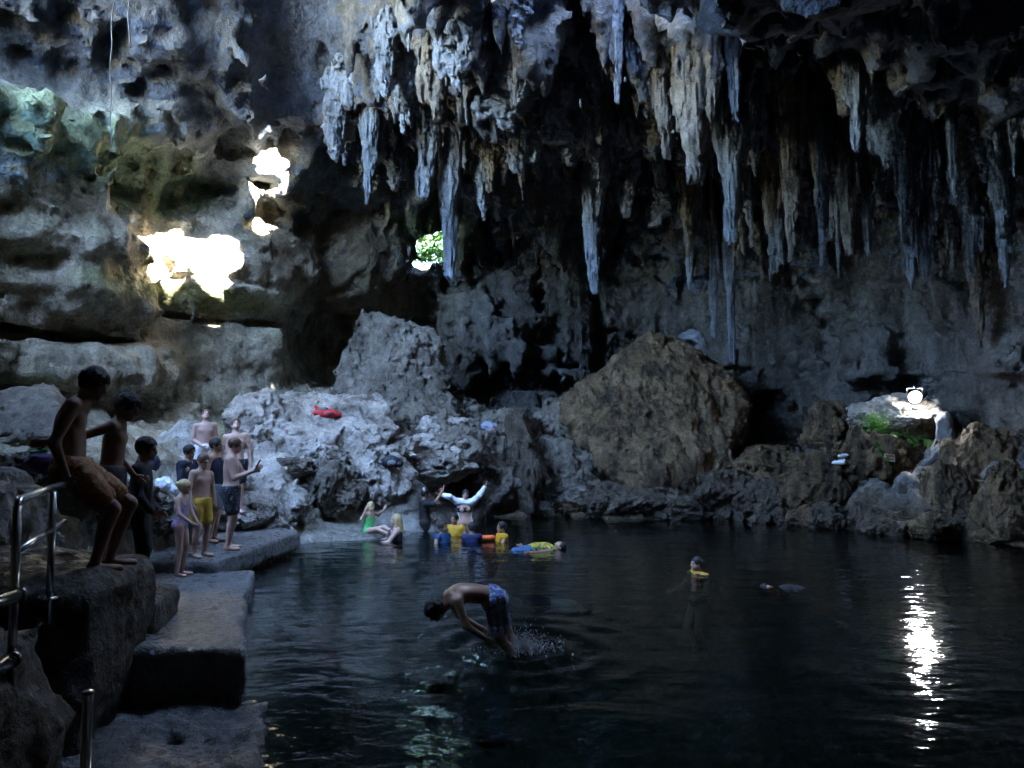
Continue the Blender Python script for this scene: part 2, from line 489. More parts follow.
    # --- openings through the rock
    def tunnel(a, b, r0, r1, k=.25, jit=.35):
        a, b = np.array(a, F32), np.array(b, F32)
        c = (a + b) / 2; R = np.abs(b - a) / 2 + max(r0, r1) + .8
        sl = local(c, R)
        P = np.stack(np.broadcast_arrays(X[sl[0]], Y[:, sl[1]], Z[:, :, sl[2]]), -1)
        shp = P.shape[:3]; P = P.reshape(-1, 3)
        ab = b - a; t = np.clip(((P - a) @ ab) / (ab @ ab), 0, 1)
        d = np.linalg.norm(P - a - t[:, None] * ab, axis=1) - (r0 + (r1 - r0) * t)
        d += jit * fbm(P * .8, 3, .6, off=3.0) * 2
        f[sl] = smax(f[sl], -d.reshape(shp).astype(F32), k)
    S = np.array(SUN)
    side = np.array((S[1], -S[0], 0)); side /= np.linalg.norm(side)
    PS = [np.array(at(q_[0], q_[1], hit(q_[0], q_[1]))) for q_ in SUNHOLES]
    for p, (px, py, r0, r1, jit, start, shear, end) in zip(PS, SUNHOLES):      # a sheared shaft lets only a sliver of sun through
        SUNAX.append((p, r0))
        if py < 200: tunnel(p + S * 2.3, p + S * 6.0, r0 + .35, r0 + .6, .4, .1)
        tunnel(p + S * start - side * shear, p + S * end + side * shear, r0, r1, .2, jit)
    for (a, b, r0, r1) in OPENINGS: tunnel(a, b, r0, r1, .5, .45)
    # a window high in the back wall
    w0 = np.array(at(430, 243, 22.6)); tunnel(w0 + (-.12, .6, 0), w0 + np.array((-1.0, 11, 2.7)), .24, 2.6, .1, .12); tunnel(w0 + (.28, .6, .06), w0 + np.array((-.6, 11, 2.8)), .24, 2.6, .1, .12)
    w0 = np.array(at(409, 268, 22.6)); tunnel(w0 + (0, .8, 0), w0 + np.array((.5, 8, 3.0)), .2, .8, .1, .08)
    # light shaft behind the big boulder
    w0 = np.array(at(692, 352, hit(692, 345) - .1)); tunnel(w0, w0 + np.array((1.5, 7.5, 7.0)), .45, 1.8, .2, .2)
    v, q = surface_nets(f, org, H)
    return v, q

def vnormals(v, q):
    a = v[q[:, 2]] - v[q[:, 0]]; b = v[q[:, 3]] - v[q[:, 1]]
    fn = np.cross(a, b); N = np.zeros_like(v)
    for k in range(4):
        for c in range(3): N[:, c] += np.bincount(q[:, k], fn[:, c], len(v)).astype(F32)
    N /= np.linalg.norm(N, axis=1, keepdims=True) + 1e-9
    fn /= np.linalg.norm(fn, axis=1, keepdims=True) + 1e-9
    return N, fn

# sun shafts: patch pixel, radius below and above, raggedness, start, sideways shear, end
SUNHOLES = [(268, 190, .52, .52, .12, 1.2, 0, 16), (170, 288, 1.05, 1.05, .34, 2.0, 0, 16), (222, 264, .66, .66, .35, 2.0, 0, 16), (178, 331, .55, .55, .18, 1.0, 0, 16), (128, 384, .36, .36, .12, 1.0, 0, 16)]
OPENINGS = [((-4.6, 14.6, 11.5), (-16, 5, 12.6), 2.8, 4.4), ((1.4, 12.2, 11.2), (1.2, 12.0, 18.4), 3.2, 3.4), ((-9.0, 10.6, 11.0), (-12.0, 0.6, 18.2), 3.3, 4.2)]
SUNAX = []

cv, cq = build_cave()
cN, cfn = vnormals(cv, cq)
cmid = cv[cq].mean(1)
P = cv + .06 * cN * fbm(cv * 4.0, 2, .5)[:, None]
cv = P.astype(F32)
def region(px, py, d, rx, rz):
    c = np.array(at(px, py, d))
    r = np.hypot((cv[:, 0] - c[0]) / pxm(rx, d), (cv[:, 2] - c[2]) / pxm(rz, d))
    return 1 - sstep(.55, 1.1, r + .25 * fbm(cv * .9, 3, .5, off=13.0))
ctint = np.ones((len(cv), 3), F32)
def blend(w, c):
    global ctint
    ctint = ctint * (1 - w[:, None]) + np.array(c, F32) * w[:, None]
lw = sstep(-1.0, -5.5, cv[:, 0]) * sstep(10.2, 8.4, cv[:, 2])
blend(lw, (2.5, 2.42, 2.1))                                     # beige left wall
mo = fbm(cv * .5, 4, .6, off=41.0)
blend(lw * sstep(.0, .3, mo) * .6, (2.1, 2.3, 1.55))               # algae film
blend(region(140, 180, 18.0, 70, 46) * lw, (1.1, 1.35, .8))       # green hollow
blend(region(215, 305, 20.0, 60, 16) * lw, (1.7, 1.9, 1.0))       # mossy ledge
blend(region(450, 250, 25.5, 55, 28), (.50, .66, .34))            # moss round the window
blend(region(345, 260, 23.0, 60, 60), (1.0, .86, .62))
blend(sstep(-2.0, -3.5, cv[:, 0]) * sstep(8.6, 10.0, cv[:, 2]), (.52, .56, .64))      # vault above the pale wall tinted darker to tone down light there
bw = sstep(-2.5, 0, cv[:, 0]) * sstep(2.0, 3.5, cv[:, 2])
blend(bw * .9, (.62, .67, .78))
blend(sstep(1.2, .25, cv[:, 2]) * sstep(-2.5, .5, cv[:, 0]) , (.55, .42, .26))   # stained tide line
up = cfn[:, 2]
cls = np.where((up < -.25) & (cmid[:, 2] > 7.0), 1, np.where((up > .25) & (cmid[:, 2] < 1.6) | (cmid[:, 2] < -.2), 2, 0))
def sub(name, sel, mat):
    q = cq[sel]; u, inv = np.unique(q, return_inverse=True)
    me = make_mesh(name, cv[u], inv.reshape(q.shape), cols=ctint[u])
    return tag(link(name, me, mat), kind='structure')
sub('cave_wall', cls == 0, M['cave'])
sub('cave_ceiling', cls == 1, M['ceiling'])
sub('cave_floor', cls == 2, M['floor'])
from mathutils.bvhtree import BVHTree
# ------------------------------------------------------------------ rocks, stalactites, walkway
def field_mesh(lo, hi, h, fn, cols=None, name='m'):
    org, X, Y, Z, n = grid(lo, hi, h)
    f = fn(X, Y, Z).astype(F32)
    # close at the border
    f[0] = np.maximum(f[0], h); f[-1] = np.maximum(f[-1], h); f[:, 0] = np.maximum(f[:, 0], h); f[:, -1] = np.maximum(f[:, -1], h)
    f[:, :, 0] = np.maximum(f[:, :, 0], h); f[:, :, -1] = np.maximum(f[:, :, -1], h)
    v, q = surface_nets(f, org, h)
    return make_mesh(name, v, q, cols=np.ones((len(v), 3), F32) if cols is None else cols(v))

def near_noise(f, X, Y, Z, band, fn):
    i, j, k = np.nonzero(np.abs(f) < band)
    P = np.stack([X[i, 0, 0], Y[0, j, 0], Z[0, 0, k]], 1)
    f[i, j, k] += fn(P)
    return f

def rock_fn(planes, amp, sc, soft, seed):
    def fn(X, Y, Z):
        f = None
        for nx, ny, nz, d in planes:
            g = (X * F32(nx) + Y * F32(ny) + Z * F32(nz) - F32(d))
            f = g.astype(F32) if f is None else smax(f, g, soft)
        def noise(P):
            q = P * F32(sc)
            a = fbm(q, 4, .55, ridged=True, off=seed * 3.1)
            b = fbm(q * np.array((2.6, 2.6, 1.2), F32), 3, .6, ridged=True, off=seed * 1.7)
            c = fbm(q * .8, 2, .5, off=seed)
            e = fbm(q * 5.5, 2, .6, ridged=True, off=seed * .9)
            return -(a * .75 + b * .5 + e * .24) * amp + c * amp * 1.5
        return near_noise(f, X, Y, Z, amp * 5, noise)
    return fn

def hull_planes(pts):
    import bmesh
    bm = bmesh.new()
    for p in pts: bm.verts.new(p)
    bmesh.ops.convex_hull(bm, input=bm.verts)
    bm.normal_update()
    c = sum((Vector(p) for p in pts), Vector()) / len(pts)
    pl = []
    for f in bm.faces:
        nrm = f.normal.copy(); d = nrm.dot(f.verts[0].co)
        if nrm.dot(c) > d: nrm, d = -nrm, -d
        pl.append((nrm.x, nrm.y, nrm.z, d))
    bm.free(); return pl

M['boulder'] = rock_mat('boulder_stone', (.09, .075, .057), (.25, .215, .17), (.43, .39, .33), streak=.25, wet=.3, sc=1.5)
M['brown'] = rock_mat('brown_boulder', (.055, .034, .016), (.20, .132, .068), (.34, .25, .15), streak=1.0, wet=.15, sc=1.2)
M['shore'] = rock_mat('wet_shore_stone', (.045, .034, .024), (.11, .085, .06), (.19, .165, .13), streak=.3, wet=.55, sc=1.8)
M['pale'] = rock_mat('pale_boulder', (.18, .155, .125), (.58, .52, .445), (.92, .86, .77), wet=.25, sc=1.8)

def hull_rock(name, pts, mat, label, h=.1, amp=.16, sc=1.0, soft=.25, seed=1, group=None, cat='boulder'):
    pts = [Vector(p) for p in pts]
    c = sum(pts, Vector()) / len(pts); c.z = min(p.z for p in pts)
    pts = [p - c for p in pts]
    lo = [min(p[k] for p in pts) - 3 * amp for k in range(3)]; hi = [max(p[k] for p in pts) + 3 * amp for k in range(3)]
    me = field_mesh(lo, hi, h, rock_fn(hull_planes(pts), amp, sc, soft, seed), name=name)
    return tag(link(name, me, M[mat], loc=c), label, cat, group)

def sil(front, back, extra=()):
    """front outline at its own distances, back outline further off"""
    return [at(*p) for p in front] + [at(*p) for p in back] + [at(*p) for p in extra]

hull_rock('boulder', sil(
    [(652, 335, 22.4), (664, 338, 22.3), (640, 348, 22.2), (564, 398, 21.6), (562, 418, 21.2), (590, 452, 20.6), (640, 510, 20.1), (700, 506, 20.2), (736, 482, 20.6),
     (747, 410, 21.4), (741, 392, 21.8), (716, 366, 22.0), (668, 474, 19.7)],
    [(655, 342, 24), (690, 350, 24.3), (600, 385, 24.5), (738, 392, 24.5), (738, 480, 24), (600, 470, 24)]), 'brown',
    'huge brown pointed boulder with dark streaks behind the pool', h=.065, amp=.17, sc=1.6, soft=.03, seed=3)
hull_rock('boulder', sil([(368, 319, 21.6), (403, 321, 21.4), (431, 334, 21.6), (433, 372, 21), (452, 414, 20.4), (400, 424, 20.0), (340, 404, 20.6), (338, 388, 20.8), (348, 356, 21.2)],
    [(370, 322, 23), (425, 335, 23), (340, 400, 23), (440, 415, 23)]), 'boulder', 'tall flat topped rock pillar standing below the daylit window', h=.055, amp=.21, sc=1.5, soft=.04, seed=5)
hull_rock('boulder', sil([(255, 408, 18.4), (330, 402, 18.6), (385, 412, 18.6), (392, 432, 18.2), (378, 452, 17.8), (300, 452, 17.2), (262, 440, 17.4)],
    [(270, 398, 20.8), (380, 400, 20.8), (330, 396, 21), (270, 440, 20.6), (385, 440, 20.6)]), 'pale', 'broad flat pale rock slab carrying the red bag', h=.06, amp=.20, sc=1.5, soft=.1, seed=7)
hull_rock('boulder', sil([(226, 420, 17.2), (245, 398, 17.8), (268, 396, 18), (290, 416, 17.8), (292, 440, 17.2), (235, 446, 16.8)],
    [(240, 400, 19.4), (285, 410, 19.4), (235, 440, 19.2), (290, 440, 19.2)]), 'pale', 'rounded speckled grey rock right behind the two pale men', h=.05, amp=.16, sc=2.0, soft=.15, seed=9)
hull_rock('boulder', sil([(128, 490, 14.8), (150, 452, 15.2), (186, 424, 15.8), (200, 430, 15.6), (215, 470, 15.0), (210, 505, 14.6), (140, 505, 14.4)],
    [(150, 450, 17.4), (200, 426, 17.4), (220, 470, 17.2), (140, 490, 17)]), 'pale', 'sloping tan rock behind the girl in the flowered swimsuit', h=.05, amp=.15, sc=1.8, soft=.15, seed=11)
hull_rock('boulder', sil([(0, 428, 12.6), (12, 400, 13.0), (40, 388, 13.2), (62, 396, 13), (66, 420, 12.6), (50, 440, 12.2), (-30, 450, 12.2)],
    [(-30, 400, 15), (50, 388, 15), (70, 420, 14.6), (-30, 440, 14.6)]), 'boulder', 'pitted grey rock at the left edge behind the leaning boy', h=.06, amp=.12, sc=1.8, seed=13)
# sloping rough ground of pale stone between the men and the beach
hull_rock('boulder', sil([(238, 456, 15.8), (285, 470, 16.0), (308, 496, 15.9), (296, 524, 15.2), (255, 526, 14.9), (235, 508, 14.8)],
    [(240, 436, 17.8), (300, 448, 17.8), (316, 490, 17.4), (240, 500, 17.2)]), 'pale', 'rough white pitted rock beside the man holding a phone', h=.05, amp=.20, sc=2.4, soft=.2, seed=15)

ROCKS = [  # x0, y0, x1, y1, distance, material, label
    (308, 462, 356, 516, 16.9, 'boulder', 'dark brown rock on the beach behind the blonde child'),
    (344, 448, 402, 504, 17.8, 'pale', 'light grey craggy rock above the two blonde bathers'),
    (282, 440, 326, 474, 17.0, 'pale', 'small pale rock beside the dark beach rock'),
    (352, 436, 412, 470, 18.8, 'pale', 'grey rock under the black bag'),
    (396, 440, 470, 482, 19.7, 'pale', 'wide grey rock overhanging a dark hollow at the water'),
    (424, 424, 482, 470, 19.9, 'boulder', 'upright grey rock in the middle of the rock pile'),
    (466, 444, 532, 512, 20.8, 'boulder', 'brown weathered rock behind the woman with raised arms'),
    (476, 412, 534, 452, 21.2, 'boulder', 'brown ledge rock carrying the grey clothes bundle'),
    (500, 430, 540, 516, 20.9, 'shore', 'dark fluted rock at the right end of the rock pile'),
    (390, 404, 440, 446, 20.6, 'boulder', 'dark rock wedged under the rock pillar'),
    (440, 400, 486, 430, 22.0, 'boulder', 'small round rock behind the rock pile'),
    (536, 446, 606, 512, 21.3, 'boulder', 'low pale topped rock left of the huge boulder'),
    (540, 402, 590, 446, 22.6, 'boulder', 'grey rock leaning against the left of the huge boulder'),
    (524, 436, 562, 462, 22.2, 'boulder', 'flat stone slab between rock pile and huge boulder'),
    (700, 472, 764, 520, 20.0, 'shore', 'wet brown rock in front of the huge boulder'),
    (738, 452, 806, 492, 20.6, 'brown', 'slanting brown slab right of the huge boulder'),
    (742, 482, 800, 520, 19.6, 'shore', 'dark wet rock right of the slanting slab'),
    (790, 466, 852, 522, 19.0, 'brown', 'ridged brown rock in the middle of the right shore'),
    (846, 436, 908, 498, 18.6, 'brown', 'triangular dark rock below the green vine'),
    (880, 444, 938, 490, 19.2, 'brown', 'broad brown rock under the bright lamp'),
    (932, 470, 968, 528, 16.9, 'brown', 'upright pillar rock below the white statue like stone'),
    (956, 432, 1030, 504, 17.6, 'brown', 'large sloping rock at the right edge'),
    (984, 474, 1030, 540, 15.8, 'brown', 'blunt upright rock at the right edge waterline'),
    (640, 488, 704, 520, 20.2, 'shore', 'low wet rock at the foot of the huge boulder'),
    (590, 486, 650, 518, 20.4, 'shore', 'low dark rock under the left flank of the huge boulder'),
    (864, 398, 936, 432, 19.6, 'pale', 'lamp lit pale rock directly under the flood lamp'),
    (812, 410, 862, 452, 20.6, 'brown', 'grey slanting ledge left of the green vine'),
]
rr = random.Random(21)
def boulder_planes(seed, n=15):
    r = random.Random(seed); pl = []
    for i in range(n):
        z = 1 - 2 * (i + .5) / n; a = i * 2.4 + r.uniform(-.4, .4)
        s = math.sqrt(max(0, 1 - z * z)); v = Vector((s * math.cos(a), s * math.sin(a), z + r.uniform(-.15, .15))).normalized()
        pl.append((v.x, v.y, v.z, r.uniform(.66, 1.0)))
    return pl
VAR = []
for s_ in range(9):
    VAR.append(field_mesh((-1.4,) * 3, (1.4,) * 3, .040, rock_fn(boulder_planes(40 + s_), .19, 1.7, .12, 50 + s_), name='rock'))
VARM = {}
def place_rock(name, label, x0, y0, x1, y1, d, mat, k, cat='rock', group=None, depth=None):
    key = (k % 9, mat)
    if key not in VARM:
        me = VAR[k % 9].copy(); me.materials.clear(); me.materials.append(M[mat]); VARM[key] = me
    o = link(name, VARM[key])
    c = at((x0 + x1) / 2, (y0 + y1) / 2, d)
    w, h = (x1 - x0) * d / FOC / 1.72, (y1 - y0) * d / FOC / 1.72
    o.location = c; o.scale = (w, depth or max(w, h) * .9, h * 1.06)
    o.rotation_euler = (rr.uniform(-.15, .15), rr.uniform(-.12, .12), rr.uniform(-.35, .35))
    return tag(o, label, cat, group)
for k, (x0, y0, x1, y1, d, mat, lab) in enumerate(ROCKS): place_rock('rock', lab, x0, y0, x1, y1, d, mat, k)
# the many low wet stones along the waterline, and rubble behind the beach
def scatter(n, path, size, mats, label, group, up=(.0, .3)):
    for i in range(n):
        t = (i + rr.random()) / n * (len(path) - 1); a = int(t); u = t - a
        px = path[a][0] * (1 - u) + path[a + 1][0] * u; py = path[a][1] * (1 - u) + path[a + 1][1] * u; d = path[a][2] * (1 - u) + path[a + 1][2] * u
        px += rr.uniform(-8, 8); py += rr.uniform(-6, 3); d += rr.uniform(-.4, .8)
        s = rr.uniform(*size); s2 = s * rr.uniform(.45, .8)
        place_rock('shore_rock', label, px - s, py - s2, px + s, py + s2, d, rr.choice(mats), rr.randrange(9), 'rock', group)
scatter(42, [(560, 508, 20.6), (660, 511, 20.2), (760, 516, 19.2), (850, 522, 17.8), (930, 528, 16.6), (1030, 538, 15.6)], (8, 22), ['shore', 'shore', 'brown'],
        'low wet brown stone in the waterline row along the right shore', 'wet stones along the right waterline')
scatter(26, [(760, 488, 20.4), (830, 484, 19.6), (900, 488, 18.4), (960, 492, 17.4), (1030, 500, 16.8)], (10, 24), ['brown', 'boulder', 'brown'],
        'brown broken stone heaped between right waterline and cave wall', 'broken stones heaped on the right shore')
scatter(16, [(470, 500, 20.6), (530, 510, 20.8), (580, 500, 21.0)], (8, 20), ['shore', 'boulder'],
        'dark stone at the waterline behind the swimmers', 'stones along the back waterline')
scatter(30, [(150, 520, 13.2), (165, 500, 14.0), (200, 505, 14.6), (245, 520, 14.6), (275, 505, 15.6)], (5, 15), ['pale', 'boulder', 'pale'],
        'pale rubble stone on the ground behind the standing bathers', 'rubble stones behind the bathers')
scatter(24, [(280, 470, 16.4), (330, 455, 17.8), (400, 445, 19.2), (460, 425, 20.8), (520, 425, 21.8)], (7, 18), ['pale', 'boulder'],
        'grey craggy stone filling the rock pile behind the beach', 'stones of the rock pile behind the beach')
scatter(18, [(20, 470, 9.0), (60, 480, 9.6), (110, 500, 10.4), (140, 520, 11.6)], (12, 30), ['boulder', 'shore'],
        'dark stone on the shaded slope behind the three boys', 'stones on the left slope')

# near left rock mass the boys stand on
hull_rock('boulder', [(-3.0, 5.3, -.3), (-2.85, 5.4, .5), (-2.95, 5.5, 1.2), (-2.95, 6.4, 1.2), (-4.6, 5.0, 1.22), (-4.8, 6.9, 1.25), (-3.3, 7.0, 1.1), (-3.2, 7.0, -.3), (-6, 5.3, 1.3), (-6, 7, 1.4), (-6, 5.3, -.3), (-6, 7, -.3)],
          'shore', 'dark rough rock ledge under the bare feet of the leaning boy', h=.045, amp=.05, sc=2.2, soft=.15, seed=17)
hull_rock('boulder', [(-3.15, 6.7, -.3), (-3.05, 6.7, .78), (-3.15, 7.5, .78), (-3.3, 7.6, -.3), (-4.4, 6.7, .85), (-4.4, 7.8, .85), (-4.4, 6.7, -.3), (-4.4, 7.8, -.3)],
          'shore', 'low dark rock under the boy in black', h=.04, amp=.04, sc=2.2, soft=.12, seed=18)
hull_rock('boulder', [(-2.55, 3.6, -.3), (-2.45, 3.7, .5), (-2.75, 3.7, 1.1), (-2.9, 4.9, 1.0), (-2.8, 5.1, .3), (-5, 3.4, 1.5), (-5, 5.0, 1.4), (-5, 3.4, -.3), (-5, 5, -.3)],
          'shore', 'dark mossy rock mass at the lower left below the handrail', h=.045, amp=.09, sc=2.4, soft=.2, seed=19)
hull_rock('boulder', [(-4.6, 6.6, .4), (-4.5, 6.9, 1.7), (-6.4, 6.6, 2.2), (-6.6, 8.6, 2.2), (-4.9, 8.4, 1.5), (-4.8, 8.5, .2), (-7, 7, .2), (-7, 8, .2)],
          'boulder', 'shaded grey rock behind the handrail at left', h=.05, amp=.1, sc=2.0, soft=.25, seed=23)

# ---- stalactites
M['stal_brown'] = rock_mat('stalactite_brown', (.10, .085, .068), (.21, .185, .155), (.32, .29, .25), streak=.7, wet=.15, sc=1.3, pit=.5)
def stal_variant(seed, slim):
    """hanging cluster, top at z=0, tip at z=-1, widest about .5 across"""
    r = random.Random(seed)
    cones = [(0, 0, -1.0, .20 if slim else .17)]
    for i in range(r.randint(2, 4) if slim else r.randint(5, 9)):
        a = r.uniform(0, 6.28); q = r.uniform(.08, .19 if slim else .24)
        cones.append((q * math.cos(a), q * math.sin(a) * .7, -r.uniform(.25, .9 if not slim else .7), r.uniform(.06, .13)))
    def fn(X, Y, Z):
        f = None
        zz = np.clip(Z, -1.1, .2)
        for (cx, cy, tip, rad) in cones:
            t = np.clip((Z - tip) / (0 - tip), 0, 1.3)
            rad_z = rad * (.10 + .90 * t ** (.75 if slim else .6))
            bend = .05 * np.sin(t * 3.5 + cx * 30 + seed)
            d = np.sqrt((X - cx - bend) ** 2 + (Y - cy) ** 2) - rad_z
            d = np.maximum(d * .8, tip - Z)
            f = d.astype(F32) if f is None else smin(f, d, .045)
        def noise(P):
            a = fbm(P * np.array((9, 9, 1.6), F32), 3, .55, ridged=True, off=seed * 2.3)
            b = fbm(P * np.array((16, 16, 5), F32), 2, .6, ridged=True, off=seed * 4.1)
            c = fbm(P * np.array((4, 4, 5), F32), 3, .6, off=seed * 1.3)
            e = fbm(P * np.array((3, 3, 11), F32), 2, .5, ridged=True, off=seed * .7)
            return -a * .034 - b * .017 + c * .085 - e * .014
        return near_noise(f, X, Y, Z, .2, noise)
    return field_mesh((-.48, -.40, -1.06), (.48, .40, .12), .0145 if slim else .0165, fn, name='stalactite')
SV = [stal_variant(100 + i, i < 6) for i in range(12)]
SVM = {}
_c = np.nonzero(cls == 1)[0]
_cs = np.nonzero((cls == 0) & (cmid[:, 2] > 6))[0]
_sel = np.concatenate([_c, _cs])
CBVH = BVHTree.FromPolygons(cv.tolist(), cq[_sel].tolist())
ABVH = BVHTree.FromPolygons(cv.tolist(), cq.tolist())
def stalactite(px, ytop, ytip, wpx, d, label, group=None, k=None, mat='stal', slim=None):
    tip = at(px, ytip, d)
    hit = CBVH.ray_cast(tip + Vector((0, 0, -.3)), Vector((0, 0, 1)))
    ztop = at(px, ytop, d).z
    if hit[0] is not None: ztop = max(hit[0].z + .25, min(ztop, hit[0].z + .8))
    if ztop - tip.z < .35: return None
    for (sp, srad) in SUNAX:                                   # nothing hangs across a sunbeam
        hz = hit[0].z if hit[0] is not None else ztop
        for zt in (hz - .15, (hz + tip.z) / 2, tip.z):
            u = Vector((tip.x, tip.y, zt)) - Vector(sp.tolist()); u -= SUN * u.dot(SUN)
            if u.length < srad + .75 or ABVH.ray_cast(Vector((tip.x, tip.y - .35, zt - .2)), SUN)[0] is None: return None
    if k is None: k = rr.randrange(6) if slim else rr.randrange(6, 12) if slim is False else rr.randrange(12)
    key = (k, mat)
    if key not in SVM:
        me = SV[k].copy(); me.materials.clear(); me.materials.append(M[mat]); SVM[key] = me
    o = link('stalactite', SVM[key])
    L = ztop - tip.z; w = wpx * d / FOC / .46
    o.location = (tip.x, tip.y, ztop); o.scale = (w, w * rr.uniform(.7, 1.1), L)
    o.rotation_euler = (0, 0, rr.uniform(-.5, .5) + (math.pi if rr.random() < .5 else 0))
    return tag(o, label, 'stalactite', group)
BIG = [  # px, top, tip, width, distance, slim, material, label
    (370, 58, 202, 24, 18.8, True, 'stal', 'long slender stalactite hanging alone above the left boulders'),
    (452, 128, 270, 32, 20.5, True, 'stal', 'long tapering stalactite in front of the daylit window'),
    (423, 92, 197, 34, 20.0, False, 'stal', 'fringed stalactite curtain left of the window stalactite'),
    (483, 150, 217, 22, 21.0, False, 'stal', 'short forked stalactite right of the window stalactite'),
    (595, 140, 291, 28, 21.5, True, 'stal', 'longest straight stalactite reaching down at the picture middle'),
    (624, 140, 216, 28, 22.0, False, 'stal', 'broad flat stalactite just right of the longest one'),
    (657, 148, 206, 22, 22.5, False, 'stal', 'stubby stalactite between the broad one and the brown columns'),
    (591, 60, 160, 40, 18.5, False, 'stal', 'wide blue grey stalactite sheet at top centre'),
    (556, 70, 140, 48, 18.0, False, 'stal', 'broad blue grey rock fringe at top centre left'),
    (520, 110, 172, 40, 19.5, False, 'stal', 'ragged low stalactite fringe above the back wall'),
    (664, -20, 156, 30, 15.6, False, 'stal_brown', 'brown ribbed stalactite column left of the thick brown pair'),
    (697, -30, 180, 44, 15.2, False, 'stal_brown', 'thickest brown and grey stalactite column near top centre'),
    (640, -10, 100, 34, 15.8, False, 'stal', 'ragged brown grey stalactite at top edge right of centre'),
    (689, 190, 286, 15, 22.5, True, 'stal', 'thin pale stalactite with blunt tip below the thick brown column'),
    (735, 112, 236, 34, 18.0, False, 'stal', 'knobbly grey stalactite right of the thick brown column'),
    (770, 60, 246, 46, 16.8, False, 'stal_brown', 'massive brown stalactite cluster right of picture centre'),
    (794, 178, 258, 26, 17.4, True, 'stal_brown', 'brown pointed stalactite at the foot of the massive cluster'),
    (826, 96, 256, 22, 18.0, True, 'stal', 'slim grey stalactite right of the massive brown cluster'),
    (850, 48, 250, 32, 17.4, True, 'stal_brown', 'dark olive stalactite column on the right'),
    (870, 165, 263, 22, 18.4, True, 'stal', 'grey forked stalactite below the dark olive column'),
    (733, 250, 353, 18, 23.0, True, 'stal', 'long pale dripstone low above the huge boulder right side'),
    (714, 232, 330, 16, 23.2, True, 'stal', 'thin dripstone beside the low pale dripstone'),
    (914, 138, 288, 30, 18.5, True, 'stal', 'tall grey stalactite hanging alone on the right'),
    (952, 152, 200, 14, 18.0, True, 'stal', 'short stalactite in the dark right of the tall grey one'),
    (978, 220, 345, 20, 19.0, True, 'stal_brown', 'long thin brown stalactite near the right edge'),
    (1008, 180, 285, 22, 17.5, True, 'stal', 'grey stalactite at the right edge'),
    (833, -30, 28, 14, 14.5, True, 'stal', 'small pale stalactite tip at the top edge on the right'),
    (772, -30, 22, 18, 14.5, False, 'stal', 'grey stalactite stub at the top edge above the cluster'),
    (205, 20, 98, 26, 18.8, False, 'stal', 'leftmost of the larger blue grey stalactites'),
    (292, 30, 106, 28, 19.2, False, 'stal', 'ragged grey stalactite left of the long slender one'),
    (245, 30, 92, 24, 18.9, False, 'stal', 'small grey stalactite near the hanging rope'),
    (325, 20, 116, 32, 19.4, False, 'stal', 'blue grey stalactite curtain left of the long slender one'),
    (346, 20, 108, 34, 18.6, False, 'stal', 'bright blue grey stalactite curtain at top left of centre'),
]
for (px, yt, yb, w, d, sl, mat, lab) in BIG: stalactite(px, yt, yb, w, d, lab, mat=mat, slim=sl)
ZONES = [  # n, x range, tip y range, distance range, width range, label, group
    (66, (300, 520), (40, 190), (15, 21.5), (15, 44), 'blue grey stalactite in the crowded fringe at upper left of centre', 'stalactites upper left of centre'),
    (80, (500, 690), (40, 225), (15, 23.5), (13, 42), 'blue grey stalactite in the crowded fringe at top centre', 'stalactites at top centre'),
    (66, (680, 900), (70, 290), (15, 23.5), (10, 30), 'grey brown stalactite in the dim fringe right of centre', 'stalactites right of centre'),
    (28, (870, 1040), (150, 320), (16, 20.5), (8, 24), 'thin dark stalactite hanging near the right edge', 'stalactites near the right edge'),
    (40, (150, 345), (62, 112), (17.6, 20.4), (10, 26), 'short grey stalactite on the ceiling at upper left', 'stalactites at upper left'),
]
for (n_, xr, yr, dr, wr, lab, grp) in ZONES:
    for i in range(n_):
        d = rr.uniform(*dr); u = (d - dr[0]) / (dr[1] - dr[0])
        yb = yr[0] + (yr[1] - yr[0]) * min(1, max(0, u * .75 + rr.uniform(-.1, .35)))
        wpx = rr.uniform(*wr)
        stalactite(rr.uniform(*xr), yb - rr.uniform(25, 85), yb, wpx * (1.25 if rr.random() < .5 else .8), d, lab, grp, slim=rr.random() < .3, mat='stal' if rr.random() < .85 else 'stal_brown')

# ---- concrete walkway
M['concrete'] = rock_mat('wet_concrete', (.13, .128, .12), (.27, .265, .255), (.43, .42, .41), wet=.5, sc=2.6, bump=1.0, rough=.58, spec=.7, speck=1)
def slab(name, poly, z0, z1, label, cat, h=.035, amp=.02, mat='concrete'):
    P = [Vector((x, y, 0)) for x, y in poly]
    lo = (min(p.x for p in P) - .12, min(p.y for p in P) - .12, z0 - .1); hi = (max(p.x for p in P) + .12, max(p.y for p in P) + .12, z1 + .12)
    c = Vector(((lo[0] + hi[0]) / 2, (lo[1] + hi[1]) / 2, z0))
    def fn(X, Y, Z):
        x2, y2 = np.broadcast_arrays(X[:, :, 0] + F32(c.x), Y[:, :, 0] + F32(c.y))
        d = -poly_sd(x2, y2, poly)[:, :, None]
        f = smax(d, np.maximum(Z - F32(z1 - z0), -Z), .07).astype(F32) if True else d
        f = np.broadcast_to(f, (X.shape[0], Y.shape[1], Z.shape[2])).astype(F32).copy()
        def nz(P):
            return amp * (-fbm(P * 5, 4, .6, ridged=True, off=z1 * 7) + 2.2 * fbm(P * 1.9, 3, .55, off=z1 * 3) + 1.2 * np.maximum(fbm(P * 3.3, 2, .5, off=z1 * 5 + 9) - .12, 0) * 2)
        return near_noise(f, X, Y, Z, amp * 6, nz)
    me = field_mesh([lo[k] - c[k] for k in range(3)], [hi[k] - c[k] for k in range(3)], h, fn, name=name)
    return tag(link(name, me, M[mat], loc=c), label, cat)
